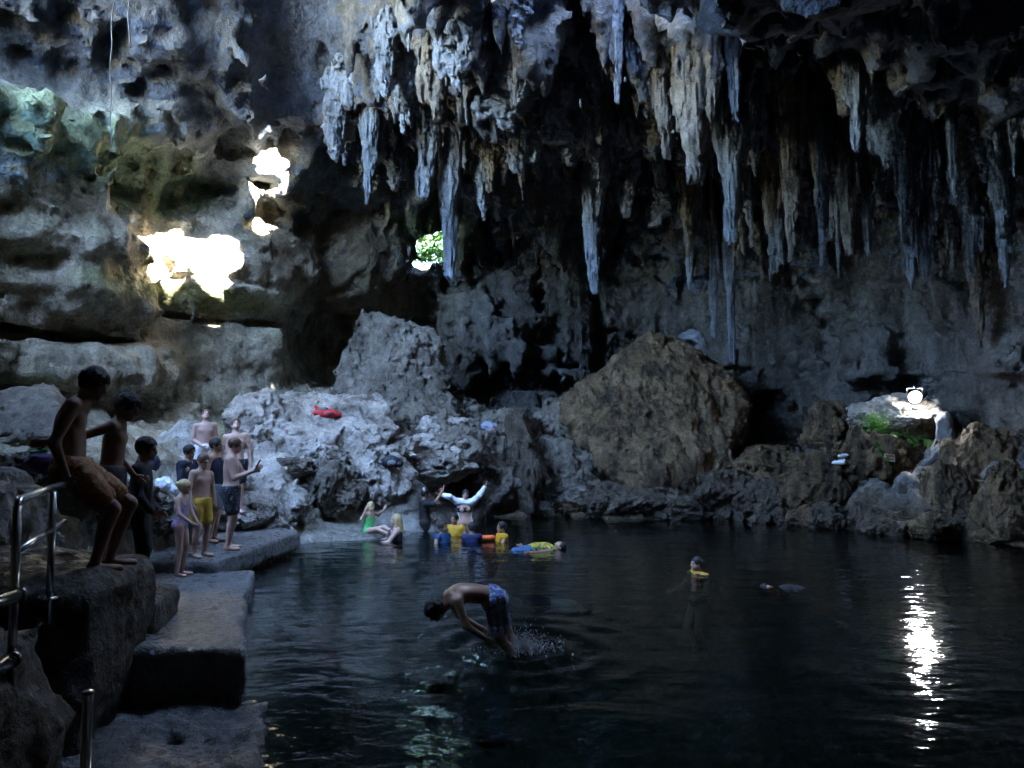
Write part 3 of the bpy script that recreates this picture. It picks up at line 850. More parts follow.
slab('concrete_step', [(-3.05, 6.3), (-2.15, 6.3), (-2.9, 8.5), (-4.3, 8.5)], -.2, .5, 'raised wet concrete step at the near end of the walkway', 'step', amp=.026, h=.03)
slab('stone_ledge', [(-2.85, 3.6), (-1.35, 3.8), (-1.98, 6.4), (-3.2, 6.4)], -1.4, .06, 'low rough wet ledge in front of the concrete step', 'ledge', amp=.05)
slab('walkway', [(-4.75, 8.4), (-2.95, 8.4), (-3.75, 11.4), (-6.0, 11.6)], -.3, .2, 'wet concrete walkway under the girl in the swimsuit', 'walkway', amp=.018)
slab('pier', [(-6.2, 11.3), (-4.26, 11.2), (-3.93, 14.5), (-4.6, 15.4), (-6.6, 14.8)], .06, .37, 'raised concrete pier slab along the water under the man with a phone', 'pier', amp=.012)
slab('pier_footing', [(-6.2, 11.5), (-4.36, 11.45), (-4.08, 14.3), (-4.7, 15.2), (-6.6, 14.7)], -.9, .07, 'rough rock footing under the concrete pier slab', 'footing', amp=.06, mat='shore')

# ---- stainless handrails
M['steel'] = plain_mat('stainless_steel', (.55, .55, .56), rough=.22, metal=1.0, var=.06)
def handrail():
    root = empty('handrail', onz(20, 551, 1.58)); root.location = Vector((-2.73, 4.3, 1.0))
    b = root.location.copy()
    def p(x, y, z): return Vector((x, y, z)) - b
    A, B = Vector((-2.73, 4.3, 1.86)), Vector((-3.3, 5.75, 1.86))
    t = MB(); d = (B - A).normalized()
    t.tube([A - b + Vector((0, 0, -.06)), A - b + Vector((0, 0, -.03)) + d * .01, A - b + d * .04, A.lerp(B, .5) - b, B - b], .024, 14); link('top_rail', t.mesh('top_rail'), M['steel'], root)
    t = MB(); t.tube([A + Vector((0, 0, -.28)) - b, B + Vector((0, 0, -.28)) - b], .019, 12); link('lower_rail', t.mesh('lower_rail'), M['steel'], root)
    for q, zb in ((A, .85), (A.lerp(B, .68), .95)):
        t = MB(); t.tube([q - b + Vector((0, 0, -.03)), Vector((q.x, q.y, zb)) - b], .023, 14)
        t.tube([Vector((q.x, q.y, zb + .16)) - b, Vector((q.x, q.y, zb + .175)) - b], .05, 16); link('post', t.mesh('post'), M['steel'], root)
    return tag(root, 'stainless steel handrail the leaning boy rests against', 'handrail')
handrail()
def stub(a, b_, label, r=.026):
    root = empty('rail_end', a)
    t = MB(); t.tube([Vector((0, 0, 0)), b_ - a], r, 14); link('tube', t.mesh('tube'), M['steel'], root)
    d = (b_ - a).normalized(); t = MB(); t.tube([b_ - a, b_ - a + d * .02], [r * 1.25, r * 1.1], 16); link('end_cap', t.mesh('end_cap'), M['steel'], root)
    tag(root, label, 'handrail'); return root
stub(at(-40, 612, 3.2), at(19, 595, 3.5), 'upper cut steel tube end at the left edge')
stub(at(-40, 690, 2.9), at(12, 660, 3.2), 'lower cut steel tube end at the left edge')
q = at(88, 690, 3.3)
root = empty('steel_post', (q.x, q.y, 0.0))
t = MB(); t.tube([(0, 0, -.1), (0, 0, q.z - .012)], .021, 16); link('tube', t.mesh('tube'), M['steel'], root)
t = MB(); t.tube([(0, 0, q.z - .012), (0, 0, q.z - .004), (0, 0, q.z)], [.024, .024, .017], 16); link('end_cap', t.mesh('end_cap'), M['steel'], root)
tag(root, 'single bright steel post standing at the bottom left', 'post')
# ------------------------------------------------------------------ people: one implicit body each, clothes and hair as children
def V(*a): return np.array(a, float)
def unit(v): return v / (np.linalg.norm(v) + 1e-9)
def frame(up, right):
    up = unit(up); right = unit(right - up * (right @ up)); fwd = np.cross(up, right)
    return np.stack([right, fwd, up])                      # rows: right, forward, up

class Field:
    def __init__(s, lo, hi, h):
        s.org, s.X, s.Y, s.Z, s.n = grid(lo, hi, h); s.h = h
        s.f = np.full(tuple(s.n), .5, F32)
    def loc(s, lo, hi):
        sl = []
        for q in range(3):
            a = int((lo[q] - s.org[q]) / s.h); b = int((hi[q] - s.org[q]) / s.h) + 2
            sl.append(slice(min(max(a, 0), s.n[q] - 1), min(max(b, 1), s.n[q])))
        return tuple(sl)
    def put(s, prim, k, grow=0.0, carve=False):
        kind = prim[0]
        if kind == 'rc':
            _, a, b, ra, rb = prim; ra += grow; rb += grow; m = max(ra, rb) + k + s.h * 3
            sl = s.loc(np.minimum(a, b) - m, np.maximum(a, b) + m)
            dx, dy, dz = s.X[sl[0]] - F32(a[0]), s.Y[:, sl[1]] - F32(a[1]), s.Z[:, :, sl[2]] - F32(a[2])
            ab = b - a; L2 = float(ab @ ab) + 1e-9
            t = np.clip((dx * F32(ab[0]) + dy * F32(ab[1]) + dz * F32(ab[2])) / F32(L2), 0, 1)
            d = np.sqrt((dx - t * F32(ab[0])) ** 2 + (dy - t * F32(ab[1])) ** 2 + (dz - t * F32(ab[2])) ** 2) - (F32(ra) + t * F32(rb - ra))
        else:
            _, c, R, r = prim; r = np.array(r) + grow; m = max(r) + k + s.h * 3
            sl = s.loc(c - m, c + m)
            dx, dy, dz = s.X[sl[0]] - F32(c[0]), s.Y[:, sl[1]] - F32(c[1]), s.Z[:, :, sl[2]] - F32(c[2])
            q = [(dx * F32(R[i][0]) + dy * F32(R[i][1]) + dz * F32(R[i][2])) / F32(r[i]) for i in range(3)]
            k0 = np.sqrt(q[0] ** 2 + q[1] ** 2 + q[2] ** 2)
            k1 = np.sqrt((q[0] / r[0]) ** 2 + (q[1] / r[1]) ** 2 + (q[2] / r[2]) ** 2) + 1e-6
            d = k0 * (k0 - 1) / k1
        s.f[sl] = smax(s.f[sl], -d, k) if carve else smin(s.f[sl], d.astype(F32), k)
    def cut(s, p, nrm, k=.006):
        """remove everything on the side the normal points to"""
        nrm = unit(nrm)
        g = (s.X - F32(p[0])) * F32(nrm[0]) + (s.Y - F32(p[1])) * F32(nrm[1]) + (s.Z - F32(p[2])) * F32(nrm[2])
        s.f = smax(s.f, g.astype(F32), k)
    def noise(s, amp, sc, off=0.0, ridged=True, oct=3):
        m = np.abs(s.f) < amp * 4
        i, j, k = np.nonzero(m)
        P = np.stack([s.X[i, 0, 0], s.Y[0, j, 0], s.Z[0, 0, k]], 1)
        s.f[i, j, k] += -amp * fbm(P * np.array(sc, F32), oct, .55, ridged=ridged, off=off)
    def nets(s):
        f = s.f; h = s.h
        for a in (0, -1):
            f[a] = np.maximum(f[a], h); f[:, a] = np.maximum(f[:, a], h); f[:, :, a] = np.maximum(f[:, :, a], h)
        return surface_nets(f, s.org, h)

STAND = dict(pelvis=(0, 0, .535), belly=(0, .004, .61), chest=(0, .0, .715), neck=(0, -.008, .825), head=(0, .008, .925),
    sh_r=(.108, -.004, .80), el_r=(.145, -.02, .625), wr_r=(.15, .03, .485), sh_l=(-.108, -.004, .80), el_l=(-.145, -.02, .625), wr_l=(-.15, .03, .485),
    hi_r=(.052, 0, .52), kn_r=(.058, .012, .285), an_r=(.06, -.012, .045), to_r=(.072, .085, .014),
    hi_l=(-.052, 0, .52), kn_l=(-.058, .012, .285), an_l=(-.06, -.012, .045), to_l=(-.072, .085, .014),
    look=(0, 1, 0), hand_r=None, hand_l=None)

SKINS = {}
def skin(col, wet):
    k = (col, wet)
    if k not in SKINS: SKINS[k] = skin_mat('skin', col, wet)
    return SKINS[k]

def person(label, loc, heading, Hh, pose, skincol, hair=None, haircol='hair_black', clothes=(), vox=.014, build=1.0, hs=1.0, wet=False, group=None, female=False, fingers=True):
    J = {k: (np.array(v, float) * (Hh if k not in ('look', 'hand_r', 'hand_l') else 1.0) if v is not None else None) for k, v in {**STAND, **pose}.items()}
    rj = random.Random(len(label) * 7 + int(Hh * 100))           # nobody stands quite straight
    sway = rj.uniform(-.018, .018) * Hh
    for k_, a_ in (('pelvis', 1), ('hi_r', 1), ('hi_l', 1), ('belly', .7), ('chest', .15)): J[k_][0] += sway * a_
    for k_ in ('kn_r' if sway < 0 else 'kn_l',): J[k_][1] += .022 * Hh; J[k_][0] += sway * .5
    tilt = rj.uniform(-.010, .010) * Hh
    J['sh_r'][2] += tilt; J['sh_l'][2] -= tilt; J['el_r'][2] += tilt; J['el_l'][2] -= tilt
    J['el_r'][1] += rj.uniform(-.02, .03) * Hh; J['el_l'][1] += rj.uniform(-.02, .03) * Hh; J['head'][0] += rj.uniform(-.012, .012) * Hh
    J['look'][0] += rj.uniform(-.18, .18)
    h = Hh; b = build
    up = J['neck'] - J['pelvis']; right = J['sh_r'] - J['sh_l']; hipr = J['hi_r'] - J['hi_l']
    Rc = frame(up, right); Rp = frame(J['belly'] - J['pelvis'] + 1e-4, hipr)
    look = unit(J['look']); hup = J['head'] - J['neck']; hup = hup - look * (hup @ look)
    if np.linalg.norm(hup) < 1e-3: hup = V(0, 0, 1)
    hup = unit(hup); hright = np.cross(look, hup); Rh = np.stack([hright, look, hup])
    hc = J['head']; g = h * hs
    def hp(x, y, z): return hc + Rh.T @ (V(x, y, z) * g)
    pr = {}
    pr['chest'] = ('el', J['chest'], Rc, V(.098 * b, .060 * b, .112) * h)
    pr['shoulders'] = ('rc', J['sh_r'] * .9 + J['sh_l'] * .1, J['sh_l'] * .9 + J['sh_r'] * .1, .036 * h * b, .036 * h * b)
    pr['belly'] = ('el', J['belly'], Rc, V(.080 * b, .056 * b ** 1.4, .10) * h)
    pr['pelvis'] = ('el', J['pelvis'], Rp, V(.092 * b * (1.06 if female else 1), .064 * b, .072) * h)
    pr['neck'] = ('rc', J['neck'] - Rc[2] * .02 * h, hp(0, -.012, -.035), .034 * h * b, .030 * h)
    for s in 'rl':
        pr['uarm_' + s] = ('rc', J['sh_' + s], J['el_' + s], .031 * h * b, .023 * h * b)
        pr['farm_' + s] = ('rc', J['el_' + s], J['wr_' + s], .0235 * h * b, .0155 * h)
        pr['thigh_' + s] = ('rc', J['hi_' + s], J['kn_' + s], .053 * h * b, .034 * h * b)
        pr['glute_' + s] = ('el', J['hi_' + s] - Rp[1] * .028 * h, Rp, V(.045, .045, .05) * h * b)
        pr['shin_' + s] = ('rc', J['kn_' + s], J['an_' + s], .033 * h * b, .0205 * h)
        cm = J['kn_' + s] * .68 + J['an_' + s] * .32
        sd = unit(J['an_' + s] - J['kn_' + s]); bk = J['kn_' + s] - J['hi_' + s]; bk = unit(bk - sd * (bk @ sd)) if np.linalg.norm(np.cross(sd, unit(bk))) > .1 else -Rp[1]
        back = -unit(J['to_' + s] - J['an_' + s]); back = unit(back - sd * (back @ sd))
        pr['calf_' + s] = ('rc', cm + back * .010 * h, cm * .4 + J['an_' + s] * .6, .029 * h * b, .019 * h)
        ft = J['to_' + s] - J['an_' + s]
        pr['foot_' + s] = ('rc', J['an_' + s] + V(0, 0, -.022 * h) - unit(ft) * .012 * h, J['to_' + s], .021 * h, .0145 * h)
        pr['ball_' + s] = ('el', J['to_' + s] - unit(ft) * .022 * h, frame(V(0, 0, 1), np.cross(ft, V(0, 0, 1)) + 1e-4), V(.028, .034, .014) * h)
    head = [('el', hp(0, -.004, .010), Rh, V(.0435, .053, .056) * g), ('el', hp(0, .014, -.026), Rh, V(.033, .036, .040) * g),
            ('rc', hp(0, .040, -.048), hp(0, .044, -.05), .012 * g, .012 * g), ('rc', hp(0, .050, .004), hp(0, .0605, -.014), .0058 * g, .0085 * g),
            ('el', hp(0, .046, .014), Rh, V(.026, .009, .006) * g), ('el', hp(0, .049, -.031), Rh, V(.014, .007, .0045) * g),
            ('el', hp(.0445, -.004, -.006), Rh, V(.006, .013, .018) * g), ('el', hp(-.0445, -.004, -.006), Rh, V(.006, .013, .018) * g)]
    pts = np.array([J[k] for k in J if k not in ('look', 'hand_r', 'hand_l')])
    lo, hi = pts.min(0) - .13 * h, pts.max(0) + .13 * h
    F = Field(lo, hi, vox); k = .022 * h
    for nm in ('chest', 'belly', 'pelvis', 'shoulders', 'neck'): F.put(pr[nm], .035 * h)
    for s in 'rl':
        for nm in ('glute', 'thigh'): F.put(pr[nm + '_' + s], k)
        for nm in ('shin', 'calf', 'foot', 'ball'): F.put(pr[nm + '_' + s], k * .6)
        for nm in ('uarm', 'farm'): F.put(pr[nm + '_' + s], k * .7)
        if female: F.put(('el', J['chest'] + Rc.T @ (V(.042 if s == 'r' else -.042, .052, .0) * h), Rc, V(.034, .030, .034) * h), .02 * h)
        else: F.put(('el', J['chest'] + Rc.T @ (V(.042 if s == 'r' else -.042, .036, .025) * h), Rc, V(.042, .022, .03) * h * b), .02 * h)
    for p in head: F.put(p, .010 * g)
    for sx in (-1, 1): F.put(('el', hp(.018 * sx, .053, .004), Rh, V(.010, .008, .006) * g), .004 * g, carve=True)
    F.noise(.0025 * h, (7, 7, 7), ridged=False)
    v, q = F.nets()
    # features that are really coloured so: eyes, brows, lips
    col = np.ones((len(v), 3), F32)
    def paint(c, r, rgb):
        w = np.clip(1.6 - 1.2 * np.linalg.norm(v - c, axis=1) / r, 0, 1)[:, None].astype(F32)
        col[:] = col * (1 - w) + np.array(rgb, F32) * w
    for sx in (-1, 1):
        paint(hp(.018 * sx, .047, .004), .0085 * g, (.16, .13, .12)); paint(hp(.019 * sx, .052, .017), .006 * g, (.30, .25, .22))
        if not female: paint(J['chest'] + Rc.T @ (V(.048 * sx, .062, .012) * h), .007 * h, (.62, .45, .42))
    paint(hp(0, .054, -.031), .010 * g, (.80, .50, .48))
    verts = [v]; quads = [q]; cc = [col]; base = len(v)
    # hands: palm plus five separate bent fingers
    if fingers:
        for s in 'rl':
            d = unit(J['hand_' + s]) if J['hand_' + s] is not None else unit(J['wr_' + s] - J['el_' + s] + V(0, .02, 0) * h)
            side = Rc[0] if s == 'r' else -Rc[0]
            pn = unit(-(side - d * (side @ d)))                       # palm faces the body
            st = unit(np.cross(pn, d)); fw = st if (st @ Rc[1]) > 0 else -st   # thumb side looks forward
            if abs(st @ Rc[1]) < .15: fw = st if s == 'r' else -st
            w0 = J['wr_' + s]; u = h / 1.75
            mb = MB()
            mb.tube([w0 - d * .012 * u + fw * x * u for x in ()] or [w0 - d * .01 * u, w0 + d * .02 * u, w0 + d * .055 * u, w0 + d * .092 * u], [.026 * u, .032 * u, .040 * u, .030 * u], 10)
            pv = np.array(mb.v); c0 = w0
            pv = c0 + (pv - c0) - np.outer((pv - c0) @ pn, pn) * .5    # flatten the palm
            mb.v = [tuple(x) for x in pv]
            for fi, (off, ln) in enumerate(((.028, .072), (.010, .082), (-.009, .076), (-.027, .060))):
                r0 = w0 + d * .084 * u + fw * off * u; dd = unit(d + fw * off * 2.0)
                p1 = r0 + dd * ln * .45 * u + pn * .006 * u
                d2 = unit(dd + pn * .55); p2 = p1 + d2 * ln * .32 * u; d3 = unit(dd + pn * 1.1); p3 = p2 + d3 * ln * .26 * u
                mb.tube([r0 - dd * .02 * u, r0, p1, p2, p3], [.0095 * u, .0098 * u, .009 * u, .008 * u, .006 * u], 6)
            t0 = w0 + d * .025 * u + fw * .024 * u; td = unit(d * .75 + fw * .75 + pn * .25)
            mb.tube([t0 - td * .01 * u, t0 + td * .03 * u, t0 + td * .05 * u + d * .004 * u, t0 + unit(td + d) * .07 * u], [.014 * u, .012 * u, .0105 * u, .007 * u], 6)
            hv = np.array(mb.v, F32); fq = [f for f in mb.f if len(f) == 4]
            caps = [f for f in mb.f if len(f) != 4]
            for f in caps:                                            # caps as quads
                for t_ in range(0, len(f) - 2, 2): fq.append((f[0], f[t_ + 1], f[t_ + 2], f[t_ + 3] if t_ + 3 < len(f) else f[0]))
            fq = [f for f in fq if len(set(f)) == 4]
            verts.append(hv); quads.append(np.array(fq) + base); cc.append(np.ones((len(hv), 3), F32)); base += len(hv)
    me = make_mesh('person', np.concatenate(verts), np.concatenate(quads), cols=np.concatenate(cc))
    o = link('person', me, skin(skincol, wet)); o.location = loc; o.rotation_euler = (0, 0, heading)
    tag(o, label, 'person', group)
    if hair:
        G = Field(lo, hi, vox)
        G.put(('el', hp(0, -.008, .015), Rh, V(.050, .058, .058) * g), .005)
        if hair in ('bowl', 'curly'): G.put(('el', hp(0, -.006, .025), Rh, V(.053, .060, .052) * g), .01)
        if hair == 'long':
            G.put(('rc', hp(0, -.035, 0), J['neck'] + Rc.T @ (V(0, -.05, -.06) * h), .045 * g, .035 * g), .02)
            for sx in (-1, 1): G.put(('rc', hp(.045 * sx, -.005, .0), hp(.05 * sx, -.012, -.085), .015 * g, .016 * g), .015)
        if hair == 'bun': G.put(('el', hp(0, -.062, .02), Rh, V(.026, .024, .026) * g), .01)
        amp = {'curly': .012, 'short': .004}.get(hair, .006)
        if hair != 'long': G.cut(hp(0, -.02, -.028), Rh.T @ V(0, .35, -1), .01)
        fz = {'bowl': -.008, 'curly': -.016}.get(hair, -.022)
        G.put(('el', hp(0, .062, fz), Rh, V(.042 if hair != 'long' else .036, .052, .052) * g), .006, carve=True)
        G.noise(amp * h, (38, 38, 22) if hair != 'curly' else (26, 26, 26), off=Hh)
        hv, hq = G.nets()
        if len(hq): link('hair', make_mesh('hair', hv, hq, cols=np.ones((len(hv), 3), F32)), M[haircol], o)
    for (cname, mat, parts, grow, cuts) in clothes:
        G = Field(lo, hi, vox)
        for p in parts:
            nm, t0, t1 = p if isinstance(p, tuple) else (p, 0, 1)
            x = pr[nm]
            if x[0] == 'rc' and (t0, t1) != (0, 1):
                x = ('rc', x[1] + (x[2] - x[1]) * t0, x[1] + (x[2] - x[1]) * t1, x[3] + (x[4] - x[3]) * t0, x[3] + (x[4] - x[3]) * t1)
                G.put(x, .02 * h, grow * (1.35 if t1 < .9 else 1) * h)
                e = unit(x[2] - x[1]); G.cut(x[2] + e * .004, e) if len(parts) < 2 else None
            else: G.put(x, .03 * h if x[0] == 'el' else .02 * h, grow * h)
        for (a, n_) in cuts:
            G.cut(J[a[0]] + Rc.T @ (V(*a[1]) * h), Rc.T @ V(*n_))
        G.noise(.006 * h, (13, 13, 6), off=Hh * 3)
        gv, gq = G.nets()
        if len(gq): link(cname, make_mesh(cname, gv, gq, cols=np.ones((len(gv), 3), F32)), M[mat], o)
    bpy.context.view_layer.update()
    J['_place'] = lambda p: o.matrix_world @ Vector(p)
    return o, J, hp, pr

M['hair_black'] = plain_mat('black_hair', (.012, .011, .011), rough=.62, var=.4, sc=60, bump=.004)
M['hair_brown'] = plain_mat('brown_hair', (.10, .045, .022), rough=.45, var=.3, sc=60, bump=.004)
M['hair_red'] = plain_mat('reddish_hair', (.16, .055, .05), rough=.5, var=.3, sc=60, bump=.004)
M['hair_blond'] = plain_mat('blond_hair', (.48, .36, .17), rough=.4, var=.25, sc=60, bump=.004)
M['black_cloth'] = plain_mat('black_cloth', (.012, .012, .014), rough=.75, bump=.01, bsc=18)
M['grey_cloth'] = plain_mat('grey_cloth', (.16, .17, .18), rough=.8, bump=.01, bsc=18)
M['white_cloth'] = plain_mat('white_cloth', (.72, .74, .78), rough=.7, bump=.01, bsc=18)
M['yellow_cloth'] = plain_mat('yellow_cloth', (.50, .30, .035), rough=.7, bump=.01, bsc=18)
M['vest_yellow'] = plain_mat('yellow_vest', (.50, .27, .012), rough=.55, bump=.01, bsc=18)
M['vest_blue'] = plain_mat('blue_vest', (.02, .07, .16), rough=.6, bump=.01, bsc=18)
M['vest_navy'] = plain_mat('navy_vest', (.012, .02, .075), rough=.6, bump=.01, bsc=18)
M['green_suit'] = plain_mat('green_swimsuit', (.10, .55, .16), rough=.5, bump=.005, bsc=18)
M['navy_cloth'] = plain_mat('navy_cloth', (.015, .02, .04), rough=.8, bump=.01, bsc=18)
M['floral'] = pattern_mat('floral_swimsuit', [(.30, .10, .30), (.55, .22, .30), (.10, .14, .36), (.60, .42, .40), (.12, .25, .34)], 26)
M['orange_print'] = pattern_mat('orange_print_shorts', [(.27, .10, .012), (.22, .07, .01), (.36, .19, .06), (.18, .06, .012), (.29, .12, .025)], 16)
M['dark_print'] = pattern_mat('dark_print_shorts', [(.012, .014, .02), (.014, .016, .024), (.012, .014, .02), (.012, .014, .02), (.20, .22, .26)], 40)
M['vest_stripe'] = pattern_mat('striped_vest', [(.45, .28, .012), (.02, .02, .02), (.45, .28, .012), (.16, .3, .03), (.02, .02, .02)], 9)
M['blue_white'] = pattern_mat('blue_white_shorts', [(.45, .5, .6), (.05, .09, .30), (.45, .5, .6), (.08, .13, .35)], 9)

SHORTS = ['pelvis', 'glute_r', 'glute_l', ('thigh_r', 0, .68), ('thigh_l', 0, .68)]
def waist(z=.045): return ((('pelvis', (0, 0, z)), (0, 0, 1)),)
R90 = -math.pi / 2       # faces to the right of the picture
tan, brown, pale, kid = (.36, .20, .125), (.23, .125, .08), (.58, .37, .29), (.50, .31, .23)

# -- three boys on the dark ledge at left
person('shirtless boy in orange shorts leaning on the handrail with bent knees', (-3.34, 5.95, 1.17), R90 + .38, 1.74,
    dict(pelvis=(0, -.02, .455), belly=(0, -.02, .535), chest=(0, -.03, .64), neck=(0, .015, .745), head=(0, .058, .825),
         sh_r=(.108, -.005, .72), sh_l=(-.108, -.005, .72), el_r=(.15, -.07, .56), wr_r=(.14, -.015, .425), el_l=(-.15, -.05, .55), wr_l=(-.14, .01, .42),
         hi_r=(.052, .0, .44), kn_r=(.07, .155, .275), an_r=(.06, .09, .045), to_r=(.07, .19, .014),
         hi_l=(-.052, .0, .44), kn_l=(-.06, .19, .285), an_l=(-.06, .135, .045), to_l=(-.07, .235, .014), look=(.1, .85, -.38)),
    brown, 'curly', 'hair_black', [('shorts', 'orange_print', SHORTS, .014, waist(.05))], vox=.0125)
person('shirtless boy with one arm stretched back, behind the boy in orange shorts', (-3.42, 6.62, 1.06), R90 + .3, 1.52,
    dict(chest=(0, .015, .715), neck=(0, .035, .82), head=(0, .075, .91), el_r=(.16, -.13, .74), wr_r=(.15, -.28, .72), hand_r=(0, -1, -.1),
         sh_r=(.108, .02, .80), sh_l=(-.108, .02, .80), el_l=(-.14, .02, .63), wr_l=(-.13, .10, .52), look=(.05, .85, -.4)),
    brown, 'curly', 'hair_black', [('shorts', 'black_cloth', SHORTS, .014, waist(.05))], vox=.0125, hs=1.08)
person('boy in black long sleeves and black trousers below the two shirtless boys', (-3.38, 7.1, .78), R90 + .25, 1.40,
    dict(chest=(0, .0, .715), head=(0, .025, .925), el_r=(.145, -.01, .63), wr_r=(.10, .08, .53), el_l=(-.145, 0, .63), wr_l=(-.08, .09, .52), look=(.25, .95, -.12)),
    tan, 'bowl', 'hair_black',
    [('shirt', 'black_cloth', ['chest', 'belly', 'shoulders', 'pelvis', 'uarm_r', 'uarm_l', 'farm_r', 'farm_l'], .006, ((('neck', (0, 0, .022)), (0, 0, 1)),)),
     ('trousers', 'black_cloth', ['pelvis', 'glute_r', 'glute_l', 'thigh_r', 'thigh_l', 'shin_r', 'shin_l', 'calf_r', 'calf_l'], .011, waist(.06))], vox=.0125, hs=1.1)

# -- group on the walkway and pier
def stand_at(px, d): p = at(px, 430, d); return p.x, p.y
def gz(x, y, z0=4.0):
    """height of the ground or rock below a point"""
    bpy.context.view_layer.update()
    dg = bpy.context.evaluated_depsgraph_get()
    ok, loc, *_ = bpy.context.scene.ray_cast(dg, Vector((x, y, z0)), Vector((0, 0, -1)))
    return loc.z if ok else 0.0
def pick(px, py):
    bpy.context.view_layer.update()
    dg = bpy.context.evaluated_depsgraph_get()
    ok, loc, nrm, *_ = bpy.context.scene.ray_cast(dg, CAM, ray(px, py).normalized())
    return loc

x, y = stand_at(184, 11.0)
person('young girl in a floral swimsuit standing on the wet walkway', (x, y, .2), R90 - .02, 1.36,
    dict(el_r=(.15, .05, .66), wr_r=(.13, .16, .56), el_l=(-.13, .03, .64), wr_l=(-.07, .13, .55), head=(0, .02, .915), look=(.05, 1, -.12)),
    kid, 'bun', 'hair_blond', [('swimsuit', 'floral', ['chest', 'belly', 'pelvis', 'glute_r', 'glute_l'], .006, ((('chest', (0, 0, .062)), (0, .15, 1)), (('pelvis', (0, 0, -.045)), (0, 0, -1))))],
    vox=.012, hs=1.13, build=.92)
x, y = stand_at(203, 11.55)
person('boy in mustard yellow shorts standing beside the girl', (x, y, .37), R90 - .45, 1.54,
    dict(el_r=(.15, -.01, .63), wr_r=(.14, .05, .50), head=(0, .022, .918), look=(.1, 1, -.28)),
    kid, 'short', 'hair_brown', [('shorts', 'yellow_cloth', SHORTS, .013, waist(.035))], vox=.0125, hs=1.1, build=1.0)
x, y = stand_at(232, 12.25)
person('shirtless man in black print shorts holding up a phone on the pier', (x, y, .37), R90 + .22, 1.79,
    dict(el_r=(.13, .06, .645), wr_r=(.05, .19, .69), hand_r=(-.1, .8, .6), el_l=(-.13, .07, .645), wr_l=(-.05, .19, .685), hand_l=(.1, .8, .6), head=(0, .03, .915), look=(0, 1, -.22)),
    (.50, .31, .24), 'short', 'hair_brown', [('shorts', 'dark_print', SHORTS, .013, waist(.03))], vox=.0125, build=1.1)
ph = MB(); ph.box((0, 0, 0), (.075, .009, .15), bev=.003)
ob = link('phone', ph.mesh('phone', False), plain_mat('phone_case', (.02, .02, .022), rough=.2)); ob.location = at(258, 464, 12.22); ob.rotation_euler = (-.5, 0, R90)
tag(ob, 'dark phone held up by the man on the pier', 'phone')
x, y = stand_at(215, 13.0); z = min(gz(x, y), .75)
person('man in a dark tank top and grey shorts in front of the pale men', (x, y, z), R90 - .1, 2.35 - z if 1.55 < 2.35 - z < 1.85 else 1.75,
    dict(head=(0, .015, .922), look=(0, 1, .05)), tan, 'short', 'hair_black',
    [('tank_top', 'navy_cloth', ['chest', 'belly', 'pelvis'], .012, ((('chest', (0, 0, .085)), (0, 0, 1)),)), ('shorts', 'grey_cloth', SHORTS, .016, waist(.02))], vox=.0125)
x, y = stand_at(189, 12.7); z = min(gz(x, y), .7)
o, J, hp, pr = person('dark haired person in a dark rash guard behind the girl', (x, y, z), R90 - .3, 2.27 - z if 1.45 < 2.27 - z < 1.8 else 1.65,
    dict(el_r=(.14, .02, .64), wr_r=(.06, .12, .58), el_l=(-.14, .02, .64), wr_l=(-.06, .12, .58), head=(0, .02, .92), look=(.1, 1, -.15)), tan, 'bowl', 'hair_black',
    [('rash_guard', 'navy_cloth', ['chest', 'belly', 'shoulders', 'pelvis', 'uarm_r', 'uarm_l', 'farm_r', 'farm_l'], .007, ((('neck', (0, 0, .022)), (0, 0, 1)),)),
     ('trousers', 'grey_cloth', ['pelvis', 'glute_r', 'glute_l', 'thigh_r', 'thigh_l', 'shin_r', 'shin_l'], .012, waist(.02))], vox=.0125)
x, y = stand_at(205, 14.2); z = max(.5, min(gz(x, y), 1.15))
person('pale person with reddish hair looking up toward the cave roof', (x, y, z), R90 - 1.0, 2.64 - z if 1.4 < 2.64 - z < 1.8 else 1.68,
    dict(head=(0, -.012, .925), look=(.1, 1, .55), el_r=(.13, .0, .64), wr_r=(.04, .10, .55), el_l=(-.13, 0, .64), wr_l=(-.04, .10, .55)), pale, 'short', 'hair_red',
    [('shorts', 'white_cloth', SHORTS, .014, waist(.07))], vox=.0125, female=False)
x, y = stand_at(236, 14.5); z = max(.5, min(gz(x, y), 1.15))
person('pale shirtless man with cropped hair looking up, rightmost at the back', (x, y, z), R90 - 1.1, 2.74 - z if 1.5 < 2.74 - z < 1.9 else 1.78,
    dict(head=(0, -.012, .925), look=(-.05, 1, .6)), pale, 'short', 'hair_brown', [('shorts', 'dark_print', SHORTS, .014, waist(.03))], vox=.0125, build=1.05)

